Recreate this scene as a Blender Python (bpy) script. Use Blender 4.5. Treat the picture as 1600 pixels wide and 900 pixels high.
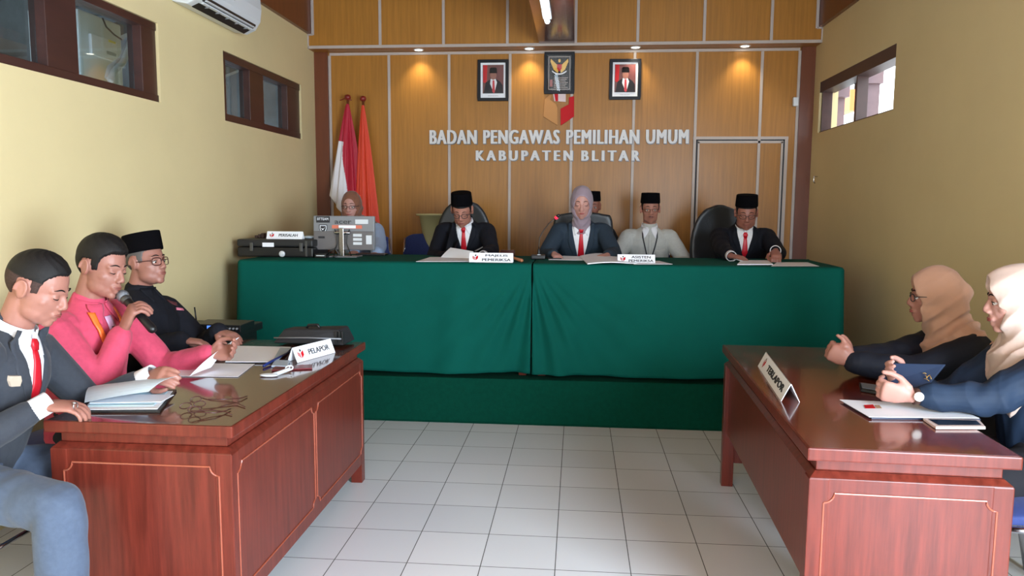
import bpy, bmesh, math, random
import numpy as np
from mathutils import Vector, Matrix
from mathutils.bvhtree import BVHTree
random.seed(4)
for o in list(bpy.data.objects): bpy.data.objects.remove(o)
COL = bpy.context.scene.collection
SC = bpy.context.scene

# ------------------------------------------------------------------ camera
FPX, YAW, PITCH, ROLL, CH = 1176.37, .0860, .1078, .0064, 1.439
XL, XR, YB, YF, ZT, ZC = -2.525, 2.114, 7.20, 7.015, 2.886, 3.018
_f = np.array([-math.sin(YAW)*math.cos(PITCH), math.cos(YAW)*math.cos(PITCH), -math.sin(PITCH)])
_r = np.array([math.cos(YAW), math.sin(YAW), 0.]); _u = np.cross(_r, _f)
_r, _u = _r*math.cos(ROLL)+_u*math.sin(ROLL), -_r*math.sin(ROLL)+_u*math.cos(ROLL)
cam_d = bpy.data.cameras.new('camera'); cam = bpy.data.objects.new('camera', cam_d); COL.objects.link(cam)
cam_d.sensor_width = 36; cam_d.lens = FPX/1600*36; cam_d.clip_start = .05
cam.matrix_world = Matrix(((_r[0], _u[0], -_f[0], 0), (_r[1], _u[1], -_f[1], 0), (_r[2], _u[2], -_f[2], CH), (0, 0, 0, 1)))
SC.camera = cam

def P(px, py, x=None, y=None, z=None):
    """the point of the room seen at a measured spot of the photograph, on a known plane"""
    d = _f+_r*(px-800)/FPX-_u*(py-450)/FPX
    c = np.array([0, 0, CH])
    i, v = (0, x) if x is not None else (1, y) if y is not None else (2, z)
    return c+d*(v-c[i])/d[i]

# ------------------------------------------------------------------ world, lights, exposure
w = bpy.data.worlds.new('world'); SC.world = w; w.use_nodes = True
bg = w.node_tree.nodes['Background']; bg.inputs[0].default_value = (.86, .93, 1, 1); bg.inputs[1].default_value = 5
SC.view_settings.view_transform = 'Standard'; SC.view_settings.look = 'None'
SC.view_settings.gamma = 1; SC.view_settings.use_curve_mapping = False; SC.view_settings.exposure = 0.0
SC.cycles.use_denoising = True; SC.cycles.max_bounces = 8; SC.cycles.diffuse_bounces = 4
SC.cycles.caustics_reflective = False; SC.cycles.caustics_refractive = False
SC.cycles.sample_clamp_indirect = 4

def area(name, loc, target, sx, sy, power, col):
    l = bpy.data.lights.new(name, 'AREA'); l.shape = 'RECTANGLE'; l.size = sx; l.size_y = sy; l.energy = power; l.color = col
    o = bpy.data.objects.new(name, l); COL.objects.link(o); o.location = loc
    o.rotation_euler = (Vector(target)-Vector(loc)).to_track_quat('-Z', 'Y').to_euler(); return o
area('doorway_daylight', (2.0, -.15, 1.30), (-1.9, 2.2, .6), 1.6, 2.0, 415, (.72, .86, 1))
area('rear_window_daylight', (-1.1, -1.5, 1.55), (-.4, 4, 1.1), 2.2, 1.5, 26, (.86, .93, 1))

# ------------------------------------------------------------------ materials
MATS = {}
def lin(c):
    c = [v/255 for v in c]
    return tuple(v/12.92 if v <= .04045 else ((v+.055)/1.055)**2.4 for v in c)+(1,)
def mat(name, c, rough=.5, metal=0, spec=.5, coat=0, var=0, vscale=8, stretch=None, c2=None, bump=0, bscale=60, sheen=0, emit=None, estr=0, trans=0, alpha=1):
    if name in MATS: return MATS[name]
    m = bpy.data.materials.new(name); m.use_nodes = True; nt = m.node_tree; b = nt.nodes['Principled BSDF']
    b.inputs['Roughness'].default_value = rough; b.inputs['Metallic'].default_value = metal
    b.inputs['Specular IOR Level'].default_value = spec; b.inputs['Coat Weight'].default_value = coat
    b.inputs['Sheen Weight'].default_value = sheen; b.inputs['Transmission Weight'].default_value = trans
    C = lin(c); b.inputs['Base Color'].default_value = C
    tc = nt.nodes.new('ShaderNodeTexCoord')
    if var or c2:
        mp = nt.nodes.new('ShaderNodeMapping'); nt.links.new(tc.outputs['Object'], mp.inputs[0])
        if stretch: mp.inputs['Scale'].default_value = stretch
        n = nt.nodes.new('ShaderNodeTexNoise'); n.inputs['Scale'].default_value = vscale; n.inputs['Detail'].default_value = 5; n.inputs['Roughness'].default_value = .6
        nt.links.new(mp.outputs[0], n.inputs['Vector'])
        r = nt.nodes.new('ShaderNodeValToRGB'); r.color_ramp.elements[0].position = .32; r.color_ramp.elements[1].position = .68
        D = lin(c2) if c2 else tuple(max(0, v*(1-var)) for v in C[:3])+(1,)
        r.color_ramp.elements[0].color = D
        r.color_ramp.elements[1].color = C if c2 else tuple(min(1, v*(1+var)) for v in C[:3])+(1,)
        nt.links.new(n.outputs[0], r.inputs[0]); nt.links.new(r.outputs[0], b.inputs['Base Color'])
    if bump:
        n2 = nt.nodes.new('ShaderNodeTexNoise'); n2.inputs['Scale'].default_value = bscale; n2.inputs['Detail'].default_value = 3
        nt.links.new(tc.outputs['Object'], n2.inputs['Vector'])
        bp = nt.nodes.new('ShaderNodeBump'); bp.inputs['Strength'].default_value = bump; bp.inputs['Distance'].default_value = .004
        nt.links.new(n2.outputs[0], bp.inputs['Height']); nt.links.new(bp.outputs[0], b.inputs['Normal'])
    if emit is not None:
        b.inputs['Emission Color'].default_value = lin(emit); b.inputs['Emission Strength'].default_value = estr
    MATS[name] = m; return m

PAINT = mat('cream_paint', (222, 203, 155), .62, var=.03, vscale=1.4, bump=.15, bscale=30, spec=.3)
OAK = mat('oak_panel', (166, 113, 48), .34, var=.14, vscale=9, stretch=(5, 5, .22), spec=.32)
BROWN = mat('brown_panel', (108, 58, 36), .3, var=.12, vscale=6, stretch=(3, 3, .3))
STRIP = mat('grey_strip', (184, 170, 162), .45, var=.04)
DARKWOOD = mat('dark_window_wood', (62, 34, 28), .35, var=.2, vscale=12, stretch=(1, .2, 1))
LINTEL = mat('lilac_brown_wood', (118, 96, 102), .5, var=.1)
MAHOG = mat('mahogany_varnish', (98, 38, 28), .28, var=.3, vscale=7, stretch=(7, 7, .5), spec=.32)
MAHOGT = mat('mahogany_top', (84, 42, 30), .12, var=.22, vscale=6, stretch=(6, .6, 6), spec=.7, coat=.3)
BEAD = mat('bead_highlight', (150, 76, 56), .2, var=.1, spec=.7)  # paler wood: the highlight along the carved line is put into the colour
GREEN = mat('green_cloth', (2, 80, 70), .85, var=.06, vscale=3, bump=.2, bscale=300, spec=.12)
GREENC = mat('green_carpet', (2, 62, 48), .95, var=.1, vscale=40, bump=.4, bscale=400, spec=.1)
WHITE = mat('white_cloth', (232, 232, 236), .7, bump=.1, bscale=200)
PAPER = mat('white_paper', (244, 246, 252), .6)
PAPERB = mat('pale_blue_paper', (190, 226, 240), .6)
PAPERP = mat('cream_paper', (226, 206, 196), .6, var=.06, vscale=50)
BLACK = mat('black_plastic', (20, 20, 22), .4, spec=.5)
LEATHER = mat('black_leather', (26, 30, 36), .38, var=.15, vscale=30, bump=.25, bscale=120)
VELVET = mat('black_velvet', (10, 9, 12), .95, spec=.05)
CHROME = mat('chrome', (190, 190, 195), .18, metal=1)
BLUEF = mat('blue_fabric', (34, 52, 112), .75, var=.1, vscale=60, sheen=.2)
CHARC = mat('charcoal_suit', (54, 57, 64), .82, var=.08, vscale=80, sheen=.12, spec=.2)
TROUS = mat('blue_grey_trousers', (76, 87, 106), .82, var=.08, vscale=60, sheen=.12, spec=.2)
NAVY = mat('black_navy_suit', (22, 24, 32), .82, var=.08, vscale=80, spec=.2)
SLATE = mat('slate_suit', (44, 56, 68), .82, var=.06, vscale=80, spec=.2)
PINK = mat('pink_shirt', (196, 72, 98), .8, var=.08, vscale=50, sheen=.1, spec=.2)
LILAC = mat('lilac_placket', (206, 160, 190), .8)
REDTIE = mat('red_satin', (196, 20, 38), .42, var=.06, vscale=40)
BLACKSH = mat('black_shirt', (24, 25, 32), .85, var=.1, vscale=40, spec=.2)
GREYSH = mat('pale_grey_shirt', (184, 184, 178), .8, var=.05, vscale=60)
BLUESH = mat('pale_blue_shirt', (160, 182, 214), .8)
NAVYBL = mat('navy_blouse', (28, 44, 66), .7, var=.15, vscale=10, spec=.3)
ORANGE = mat('orange_ribbon', (240, 110, 40), .45)
BEIGEH = mat('beige_scarf', (184, 142, 120), .8, var=.05, vscale=12, sheen=.2, spec=.2)
SANDH = mat('sand_scarf', (206, 180, 168), .75, var=.05, vscale=12, sheen=.2, spec=.3)
GREYH = mat('mauve_grey_scarf', (150, 132, 142), .8, var=.05, vscale=12, sheen=.2, spec=.2)
BROWNH = mat('brown_scarf', (128, 84, 64), .8, var=.05, vscale=12, sheen=.2, spec=.2)
def skin(n, c):
    m = mat(n, c, .46, var=.05, vscale=14, spec=.4, bump=.08, bscale=220)
    b = m.node_tree.nodes['Principled BSDF']; b.inputs['Subsurface Weight'].default_value = .08; b.inputs['Subsurface Scale'].default_value = .01
    return m
SK1 = skin('skin_brown', (168, 114, 97)); SK2 = skin('skin_tan', (156, 106, 92)); SK3 = skin('skin_deep', (150, 97, 82)); SK4 = skin('skin_light', (188, 138, 126))
LIP = mat('lip', (136, 76, 68), .45); LIPR = mat('lip_rose', (152, 72, 70), .4)
HAIR = mat('black_hair', (17, 14, 14), .62, var=.35, vscale=90, stretch=(1, .15, 1), bump=.35, bscale=420, spec=.3)
STUBBLE = mat('cropped_hair', (62, 46, 42), .75, var=.3, vscale=160, spec=.2)
EYEW = mat('eye_white', (206, 198, 192), .2); IRIS = mat('iris_brown', (28, 18, 14), .15)
GOLD = mat('gold', (190, 150, 70), .35, metal=.6)
RED = mat('red_paint', (196, 16, 28), .6, spec=.25); TAN = mat('tan_paint', (196, 140, 86), .6, spec=.25)
LETTER = mat('letter_face', (214, 212, 212), .4)
INK = mat('ink', (34, 34, 40), .6)
def thin_glass(name, refl, c=(255, 255, 255)):
    m = bpy.data.materials.new(name); m.use_nodes = True; nt = m.node_tree; nt.nodes.clear()
    o = nt.nodes.new('ShaderNodeOutputMaterial'); mx = nt.nodes.new('ShaderNodeMixShader'); t = nt.nodes.new('ShaderNodeBsdfTransparent'); g = nt.nodes.new('ShaderNodeBsdfGlossy')
    t.inputs[0].default_value = lin(c); g.inputs['Roughness'].default_value = .02
    mx.inputs[0].default_value = refl; nt.links.new(t.outputs[0], mx.inputs[1]); nt.links.new(g.outputs[0], mx.inputs[2]); nt.links.new(mx.outputs[0], o.inputs[0]); return m
GLASS = thin_glass('window_glass', .10, (214, 224, 228)); PGLASS = thin_glass('picture_glass', .02); LENS = thin_glass('spectacle_glass', .012)
WHITEP = mat('white_plastic', (214, 218, 222), .35)
GREYP = mat('grey_plastic', (128, 130, 134), .4)

# floor: ceramic tiles, 0.30 m, joints measured
def floor_mat():
    m = bpy.data.materials.new('ceramic_tiles'); m.use_nodes = True; nt = m.node_tree; b = nt.nodes['Principled BSDF']
    tc = nt.nodes.new('ShaderNodeTexCoord'); mp = nt.nodes.new('ShaderNodeMapping')
    nt.links.new(tc.outputs['Object'], mp.inputs[0]); mp.inputs['Location'].default_value = (.0683, -2.8682+.0, 0)
    br = nt.nodes.new('ShaderNodeTexBrick'); nt.links.new(mp.outputs[0], br.inputs['Vector'])
    br.offset = 0; br.squash = 1; br.inputs['Scale'].default_value = 1; br.inputs['Mortar Size'].default_value = .0022
    br.inputs['Mortar Smooth'].default_value = .3; br.inputs['Brick Width'].default_value = .3; br.inputs['Row Height'].default_value = .3
    br.inputs['Color1'].default_value = lin((228, 229, 232)); br.inputs['Color2'].default_value = lin((220, 222, 226)); br.inputs['Mortar'].default_value = lin((92, 92, 92))
    nt.links.new(br.outputs['Color'], b.inputs['Base Color']); b.inputs['Roughness'].default_value = .22
    n = nt.nodes.new('ShaderNodeTexNoise'); n.inputs['Scale'].default_value = 5; nt.links.new(tc.outputs['Object'], n.inputs['Vector'])
    bp = nt.nodes.new('ShaderNodeBump'); bp.inputs['Strength'].default_value = .05; bp.inputs['Distance'].default_value = .01
    nt.links.new(n.outputs[0], bp.inputs['Height']); nt.links.new(bp.outputs[0], b.inputs['Normal'])
    return m
TILES = floor_mat()

# ------------------------------------------------------------------ mesh helpers
def V3(a): return np.array(a, float)
def unit(a): a = V3(a); return a/np.linalg.norm(a)
class MB:
    """collects simple closed shapes into one mesh"""
    def __init__(s): s.v = []; s.f = []; s.mi = []; s.n = 0
    def add(s, vs, fs, mi=0):
        s.v.append(np.asarray(vs, float)); s.f += [tuple(i+s.n for i in f) for f in fs]; s.mi += [mi]*len(fs); s.n += len(vs); return s
    def loft(s, rings, caps=True, closed=True, mi=0):
        n = len(rings[0]); vs = np.concatenate(rings); fs = []
        for i in range(len(rings)-1):
            for j in range(n if closed else n-1):
                k = (j+1) % n
                fs.append((i*n+j, i*n+k, (i+1)*n+k, (i+1)*n+j))
        if caps: fs.append(tuple(range(n-1, -1, -1))); fs.append(tuple((len(rings)-1)*n+j for j in range(n)))
        return s.add(vs, fs, mi)
    def sweep(s, pts, rads, xdir, n=20, round_ends=True, mi=0):
        """elliptical sections: rads = (rx, ry), xdir = direction of rx"""
        pts = [V3(p) for p in pts]; rads = [(r, r) if np.isscalar(r) else r for r in rads]
        rings = []; a = np.linspace(0, 2*math.pi, n, endpoint=False)
        def ring(c, t, rx, ry):
            X = V3(xdir)-t*np.dot(xdir, t); X = X/np.linalg.norm(X); Y = np.cross(t, X)
            return c+np.outer(np.cos(a)*rx, X)+np.outer(np.sin(a)*ry, Y)
        T = []
        for i in range(len(pts)):
            t = pts[min(i+1, len(pts)-1)]-pts[max(i-1, 0)]; T.append(t/np.linalg.norm(t))
        if round_ends:
            rx, ry = rads[0]
            for q in (.12, .45, .8): rings.append(ring(pts[0]-T[0]*min(rx, ry)*math.sqrt(1-q*q)*.9, T[0], rx*q, ry*q))
        for p, t, (rx, ry) in zip(pts, T, rads): rings.append(ring(p, t, rx, ry))
        if round_ends:
            rx, ry = rads[-1]
            for q in (.8, .45, .12): rings.append(ring(pts[-1]+T[-1]*min(rx, ry)*math.sqrt(1-q*q)*.9, T[-1], rx*q, ry*q))
        return s.loft(rings, mi=mi)
    def cap(s, a, b, ra, rb, n=14, mi=0):
        d = V3(b)-V3(a); x = np.cross(d, (0, 0, 1)); x = x if np.linalg.norm(x) > 1e-5 else V3((1, 0, 0))
        return s.sweep([a, b], [ra, rb], x/np.linalg.norm(x), n, mi=mi)
    def tube(s, pts, r, n=10, mi=0):
        pts = [V3(p) for p in pts]; rings = []; X = None; a = np.linspace(0, 2*math.pi, n, endpoint=False)
        for i, p in enumerate(pts):
            t = pts[min(i+1, len(pts)-1)]-pts[max(i-1, 0)]; t /= np.linalg.norm(t)
            if X is None:
                X = np.cross(t, (0, 0, 1)); X = X if np.linalg.norm(X) > 1e-3 else V3((1, 0, 0))
            X = X-t*np.dot(X, t); X /= np.linalg.norm(X); Y = np.cross(t, X); rr = r[i] if hasattr(r, '__len__') else r
            rings.append(p+np.outer(np.cos(a)*rr, X)+np.outer(np.sin(a)*rr, Y))
        return s.loft(rings, mi=mi)
    def ell(s, c, r, R=None, nu=24, nv=14, mi=0):
        R = np.eye(3) if R is None else R; rings = []
        for i in range(nv+1):
            ph = math.pi*(.02+.96*i/nv); a = np.linspace(0, 2*math.pi, nu, endpoint=False)
            q = np.stack([np.cos(a)*math.sin(ph)*r[0], np.sin(a)*math.sin(ph)*r[1], np.full(nu, -math.cos(ph)*r[2])], 1)
            rings.append(V3(c)+q@R.T)
        return s.loft(rings, mi=mi)
    def box(s, lo, hi, mi=0):
        x0, y0, z0 = lo; x1, y1, z1 = hi
        v = [(x0, y0, z0), (x1, y0, z0), (x1, y1, z0), (x0, y1, z0), (x0, y0, z1), (x1, y0, z1), (x1, y1, z1), (x0, y1, z1)]
        return s.add(v, [(3, 2, 1, 0), (4, 5, 6, 7), (0, 1, 5, 4), (1, 2, 6, 5), (2, 3, 7, 6), (3, 0, 4, 7)], mi)
    def hexa(s, b4, t4, mi=0):
        """block from four bottom and four top corners (same order, anticlockwise seen from the top)"""
        return s.add(list(b4)+list(t4), [(3, 2, 1, 0), (4, 5, 6, 7), (0, 1, 5, 4), (1, 2, 6, 5), (2, 3, 7, 6), (3, 0, 4, 7)], mi)
    def prism(s, poly, vec, mi=0):
        n = len(poly); p = np.array(poly, float); v = np.concatenate([p, p+V3(vec)])
        fs = [tuple(range(n-1, -1, -1)), tuple(range(n, 2*n))]+[(i, (i+1) % n, n+(i+1) % n, n+i) for i in range(n)]
        return s.add(v, fs, mi)
    def grid(s, fn, nu, nv, thick=None, mi=0):
        us = np.linspace(0, 1, nu); vs = np.linspace(0, 1, nv)
        g = np.array([[fn(u, v) for v in vs] for u in us], float).reshape(-1, 3)
        fs = [(i*nv+j, (i+1)*nv+j, (i+1)*nv+j+1, i*nv+j+1) for i in range(nu-1) for j in range(nv-1)]
        if thick is None: return s.add(g, fs, mi)
        n = len(g); g2 = g+V3(thick); fs2 = [tuple(n+i for i in reversed(f)) for f in fs]
        edge = [i*nv for i in range(nu)]+[(nu-1)*nv+j for j in range(1, nv)]+[i*nv+nv-1 for i in range(nu-2, -1, -1)]+[j for j in range(nv-2, 0, -1)]
        side = [(edge[(i+1) % len(edge)], edge[i], n+edge[i], n+edge[(i+1) % len(edge)]) for i in range(len(edge))]
        return s.add(np.concatenate([g, g2]), fs+fs2+side, mi)
    def mesh(s, name='m'):
        me = bpy.data.meshes.new(name); me.from_pydata(np.concatenate(s.v).tolist(), [], s.f)
        if any(s.mi): me.polygons.foreach_set('material_index', s.mi)
        bm = bmesh.new(); bm.from_mesh(me); bmesh.ops.recalc_face_normals(bm, faces=bm.faces); bm.to_mesh(me); bm.free()
        return me

def link(name, me, m, parent=None, smooth=True, loc=None):
    """one mesh object; vertices are given in room coordinates and stored relative to the parent (or to loc)"""
    o = bpy.data.objects.new(name, me); COL.objects.link(o)
    for mm in (m if isinstance(m, (list, tuple)) else [m]):
        me.materials.append(mm)
    off = ROOTS[parent.name] if parent is not None else (V3(loc) if loc is not None else V3((0, 0, 0)))
    if np.any(off): me.transform(Matrix.Translation(Vector(-off)))
    if parent is not None: o.parent = parent
    else: o.location = off
    ROOTS[o.name] = off
    if smooth:
        me.polygons.foreach_set('use_smooth', [True]*len(me.polygons))
    me.update(); return o
ROOTS = {}
def root(name, loc):
    o = bpy.data.objects.new(name, None); COL.objects.link(o); o.location = loc; o.empty_display_size = .1; ROOTS[o.name] = V3(loc); return o
def tag(o, label, cat, group=None, kind=None):
    o['label'] = label; o['category'] = cat
    if group: o['group'] = group
    if kind: o['kind'] = kind
    return o
def part(o, label): o['label'] = label; return o
def bevel_mesh(me, w, seg=2, ang=.6):
    bm = bmesh.new(); bm.from_mesh(me); bmesh.ops.remove_doubles(bm, verts=bm.verts, dist=1e-6)
    e = [x for x in bm.edges if len(x.link_faces) == 2 and x.calc_face_angle(0) > ang]
    bmesh.ops.bevel(bm, geom=e, offset=w, segments=seg, profile=.6, affect='EDGES', clamp_overlap=True)
    bmesh.ops.recalc_face_normals(bm, faces=bm.faces)
    bm.to_mesh(me); bm.free(); return me
def put(name, mb, m, parent=None, bev=0, smooth=False, loc=None, seg=2):
    me = mb.mesh(name)
    if bev: bevel_mesh(me, bev, seg)
    return link(name, me, m, parent, smooth, loc)
def struct(name, mb, m, bev=0, parent=None):
    o = put(name, mb, m, parent, bev)
    if parent is None: o['kind'] = 'structure'
    return o
def remesh(mb, voxel, smooth=4, name='m'):
    me = mb.mesh(name); t = bpy.data.objects.new('tmp', me); COL.objects.link(t)
    r = t.modifiers.new('r', 'REMESH'); r.mode = 'VOXEL'; r.voxel_size = voxel; r.adaptivity = 0
    if smooth:
        s_ = t.modifiers.new('s', 'SMOOTH'); s_.factor = .5; s_.iterations = smooth
    dg = bpy.context.evaluated_depsgraph_get(); dg.update()
    out = bpy.data.meshes.new_from_object(t.evaluated_get(dg)); bpy.data.objects.remove(t); out.name = name; return out
def coords(me):
    a = np.empty(len(me.vertices)*3); me.vertices.foreach_get('co', a); return a.reshape(-1, 3)
def normals(me):
    a = np.empty(len(me.vertices)*3); me.vertices.foreach_get('normal', a); return a.reshape(-1, 3)
def setco(me, a): me.vertices.foreach_set('co', np.ascontiguousarray(a).ravel()); me.update()
def folds(me, amp, k=22., seed=0, aniso=(1, 1, .45)):
    c = coords(me); n = normals(me); p = c*np.array(aniso); s = seed*1.7
    a = np.sin(k*(p[:, 0]+.7*p[:, 2])+2.2*np.sin(k*.55*(p[:, 1]-.6*p[:, 2])+s)+s)
    b = np.sin(k*1.3*(p[:, 1]-.5*p[:, 0]+.9*p[:, 2])+1.8*np.sin(k*.7*(p[:, 0]+p[:, 2])+s*2))
    d = np.abs(a)*-.8+.6*b*b-.1
    setco(me, c+n*(amp*d)[:, None]); return me
def bvh(me):
    return BVHTree.FromPolygons([v.co for v in me.vertices], [p.vertices[:] for p in me.polygons])
class Frame:
    """local frame: o origin, X right, F forward, U up"""
    def __init__(s, o, X, F, U): s.o = V3(o); s.X = unit(X); s.F = unit(F); s.U = unit(U); s.R = np.stack([s.X, s.F, s.U], 1)
    def __call__(s, x, y, z): return s.o+s.X*x+s.F*y+s.U*z
    def loc(s, c): return (c-s.o)@s.R
def frame(o, yaw, pitch=0, roll=0):
    """yaw: compass of the forward direction in degrees from +x; pitch: nose down"""
    a, p, q = math.radians(yaw), math.radians(pitch), math.radians(roll)
    F = V3((math.cos(a)*math.cos(p), math.sin(a)*math.cos(p), -math.sin(p))); X = V3((math.sin(a), -math.cos(a), 0)); U = np.cross(X, F)
    X, U = X*math.cos(q)+U*math.sin(q), -X*math.sin(q)+U*math.cos(q)
    return Frame(o, X, F, U)
def drape(tree, fr, rows, off, n=6, thick=.0025, far=.4, depth=None):
    """a strip laid on a surface: rows of (left, right) points in the frame's X-U plane, cast along -F"""
    g = []
    for (a, b) in rows:
        for t in np.linspace(0, 1, n):
            x, z = a[0]+(b[0]-a[0])*t, a[1]+(b[1]-a[1])*t
            o = fr(x, far, z); h = tree.ray_cast(Vector(o), Vector(-fr.F), far*2)
            y = far-h[3] if h[0] is not None else (depth or 0)
            g.append([x, y, z])
    g = np.array(g).reshape(len(rows), n, 3)
    # relax the depth so that the strip hangs like cloth
    for _ in range(2):
        y = g[:, :, 1].copy()
        if len(rows) > 2: y[1:-1] = np.maximum(y[1:-1], (g[:-2, :, 1]+g[2:, :, 1])/2-.001)
        g[:, :, 1] = y
    top = np.array([[fr(p[0], p[1]+off, p[2]) for p in r] for r in g]); m = MB()
    nu, nv = len(rows), n
    m.grid(lambda u, v: top[int(round(u*(nu-1))), int(round(v*(nv-1)))], nu, nv, thick=-fr.F*(thick+off*.8)); return m

# ================================================================== ROOM
YN, ZH, WT = -1.7, 3.55, .16
fl = MB().box((XL-WT, YN, -.05), (XR+WT, YB+.1, 0)); struct('floor', fl, TILES)
def wall_x(name, x0, x1, holes, mats):
    """a side wall with rectangular openings (y0, y1, z0, z1)"""
    m = MB(); ys = sorted({YN, YB}|{h[0] for h in holes}|{h[1] for h in holes})
    for a, b in zip(ys[:-1], ys[1:]):
        hs = [h for h in holes if h[0] <= a and h[1] >= b]
        if hs:
            h = hs[0]
            if h[2] > 0: m.box((x0, a, 0), (x1, b, h[2]))
            m.box((x0, a, h[3]), (x1, b, ZC))
        else: m.box((x0, a, 0), (x1, b, ZC))
    return struct(name, m, mats)
W1 = (2.55, 4.455, 2.05, 2.517); W2 = (5.29, 6.81, 2.038, 2.528); W3 = (5.40, 7.01, 2.105, 2.545); DOOR = (-1.0, .7, 0, 2.35)
wall_x('wall_left', XL-WT, XL, [W1, W2], PAINT)
wall_x('wall_right', XR, XR+WT, [W3, DOOR], PAINT)
m = MB().box((XL-WT, YB, 0), (XR+WT, YB+.1, ZT+.02)); struct('wall_back', m, OAK)
m = MB().box((XL-WT, YF, ZT), (XR+WT, YB+.1, ZH)); struct('wall_back_fascia', m, OAK)
m = MB()
for a, b, c, d in [(XL-WT, -2.3, 0, ZC), (.5, XR+WT, 0, ZC), (-2.3, .5, 0, .8), (-2.3, .5, 2.3, ZC)]: m.box((a, YN-.1, c), (b, YN, d))
struct('wall_front', m, PAINT)
m = MB().box((XL-WT, YN, ZC), (XL+.035, YF, ZH)); struct('wall_left_panelling', m, BROWN)
m = MB().box((XR-.035, YN, ZC), (XR+WT, YF, ZH)); struct('wall_right_panelling', m, BROWN)
m = MB().box((XL-WT, YN, ZH), (XR+WT, YB+.1, ZH+.06)); struct('ceiling', m, BROWN)
# pilasters and the grey cover strips of the back wall
for x0, x1 in ((XL, -2.395), (1.99, XR)): struct('trim_pilaster', MB().box((x0, YB-.03, 0), (x1, YB, ZT)), BROWN)
nt_ = [0]
def strip(lo, hi):
    nt_[0] += 1; struct('trim_%d' % nt_[0], MB().box(lo, hi), STRIP, bev=.003)
sw = .013
for x in (-2.381, -1.805, -1.228, -.651, -.072, .503, 1.068, 1.650, 1.979):
    strip((x-sw, YB-.012, .3), (x+sw, YB, ZT-.03))
strip((-2.381, YB-.012, ZT-.03), (1.979, YB, ZT-.004))
strip((XL, YF-.012, ZT-.001), (XR, YF, ZT+.026))
for x in (-1.838, -1.248, -.661, -.043, .510, 1.094, 1.676): strip((x-sw, YF-.012, ZT+.02), (x+sw, YF, ZH))
for x, s in ((XL+.05, 1), (XR-.05, -1)):
    strip((x-sw, YF-.012, ZC-.01), (x+sw, YF, ZH)); 
    strip((min(x, x-s*.05), YF-.012, ZC-.014), (max(x, x-s*.05), YF, ZC+.008)); strip((x-s*.05-.012, YF-.012, ZT), (x-s*.05+.012, YF, ZC))
# the flush door in the panelled wall
m = MB(); dx0, dx1, dz = 1.083, 1.880, 2.066
m.box((dx0, YB-.006, .3), (dx0+.012, YB, dz)); m.box((dx1-.012, YB-.006, .3), (dx1, YB, dz)); m.box((dx0, YB-.006, dz-.012), (dx1, YB, dz))
d = struct('door_1', m, INK)
m = MB(); m.box((dx0-.03, YB-.014, dz), (dx1+.03, YB, dz+.026)); m.box((dx1, YB-.014, .3), (dx1+.028, YB, dz))
m.box((dx0+.012, YB-.012, dz-.034), (dx1-.012, YB, dz-.012)); m.box((dx1-.032, YB-.012, .3), (dx1-.014, YB, dz-.02)); m.box((dx0+.014, YB-.012, .3), (dx0+.030, YB, dz-.02))
put('door_frame', m, STRIP, d)
m = MB().cap((1.12, YB-.05, 1.25), (1.23, YB-.05, 1.25), .009, .008); m.cap((1.12, YB-.05, 1.25), (1.12, YB, 1.25), .01, .014)
put('door_handle', m, CHROME, d, smooth=True)
# ceiling beam with its lamp
m = MB().box((-.37, 1.2, 2.905), (-.052, YF-.005, ZH)); struct('ceiling_beam', m, mat('beam_varnish', (100, 56, 44), .16, var=.1, spec=.6))
strip((-.372, YF-.02, 2.899), (-.05, YF-.004, 2.93))
lt = root('tube_light', (-.262, 5.4, 2.9)); tag(lt, 'long white tube lamp under the brown ceiling beam', 'lamp')
put('lamp_housing', MB().box((-.290, 4.75, 2.875), (-.222, 6.0, 2.905)), WHITEP, lt, bev=.006)
TUBE = mat('tube_glow', (235, 245, 255), .4, emit=(222, 240, 255), estr=14)
put('tube', MB().tube([(-.256, 4.78, 2.855), (-.256, 5.97, 2.855)], .019, 14), TUBE, lt, smooth=True)
# side windows on the left
def side_window(n, h, x, s, posts, wood, rail=.045, depth=.11):
    """s=-1: frame goes back into the left wall"""
    y0, y1, z0, z1 = h; xa, xb = sorted((x+s*.012, x+s*depth)); m = MB()
    m.box((xa, y0, z0), (xb, y1, z0+rail)); m.box((xa, y0, z1-rail), (xb, y1, z1))
    for a, b in posts: m.box((xa+.006, a+.001, z0+.004), (xb-.006, b-.001, z1-.004))
    o = struct('window_%d' % n, m, wood, bev=.004)
    return o
w1 = side_window(1, W1, XL, -1, [(2.55, 2.62), (3.50, 3.73), (4.30, 4.455)], DARKWOOD)
w2 = side_window(2, W2, XL, -1, [(5.29, 5.36), (5.76, 6.02), (6.52, 6.81)], DARKWOOD, .055)
w3 = side_window(3, W3, XR, 1, [(5.40, 5.43), (6.15, 6.17), (6.98, 7.01)], DARKWOOD, .012)
put('window_head', MB().box((XR+.002, 5.40, 2.455), (XR+.13, 7.01, 2.545)), mat('dark_head_wood', (70, 50, 50), .5), w3)  # window head in plain dark brown wood
for a, b, x in ((3.73, 4.30, XL-.07), (2.62, 3.5, XL-.07)): put('window_pane', MB().box((x-.004, a, W1[2]+.03), (x, b, W1[3]-.03)), GLASS, w1)
for a, b, x in ((5.36, 5.76, XL-.07), (6.02, 6.52, XL-.07)): put('window_pane', MB().box((x-.004, a, W2[2]+.03), (x, b, W2[3]-.03)), GLASS, w2)
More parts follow.
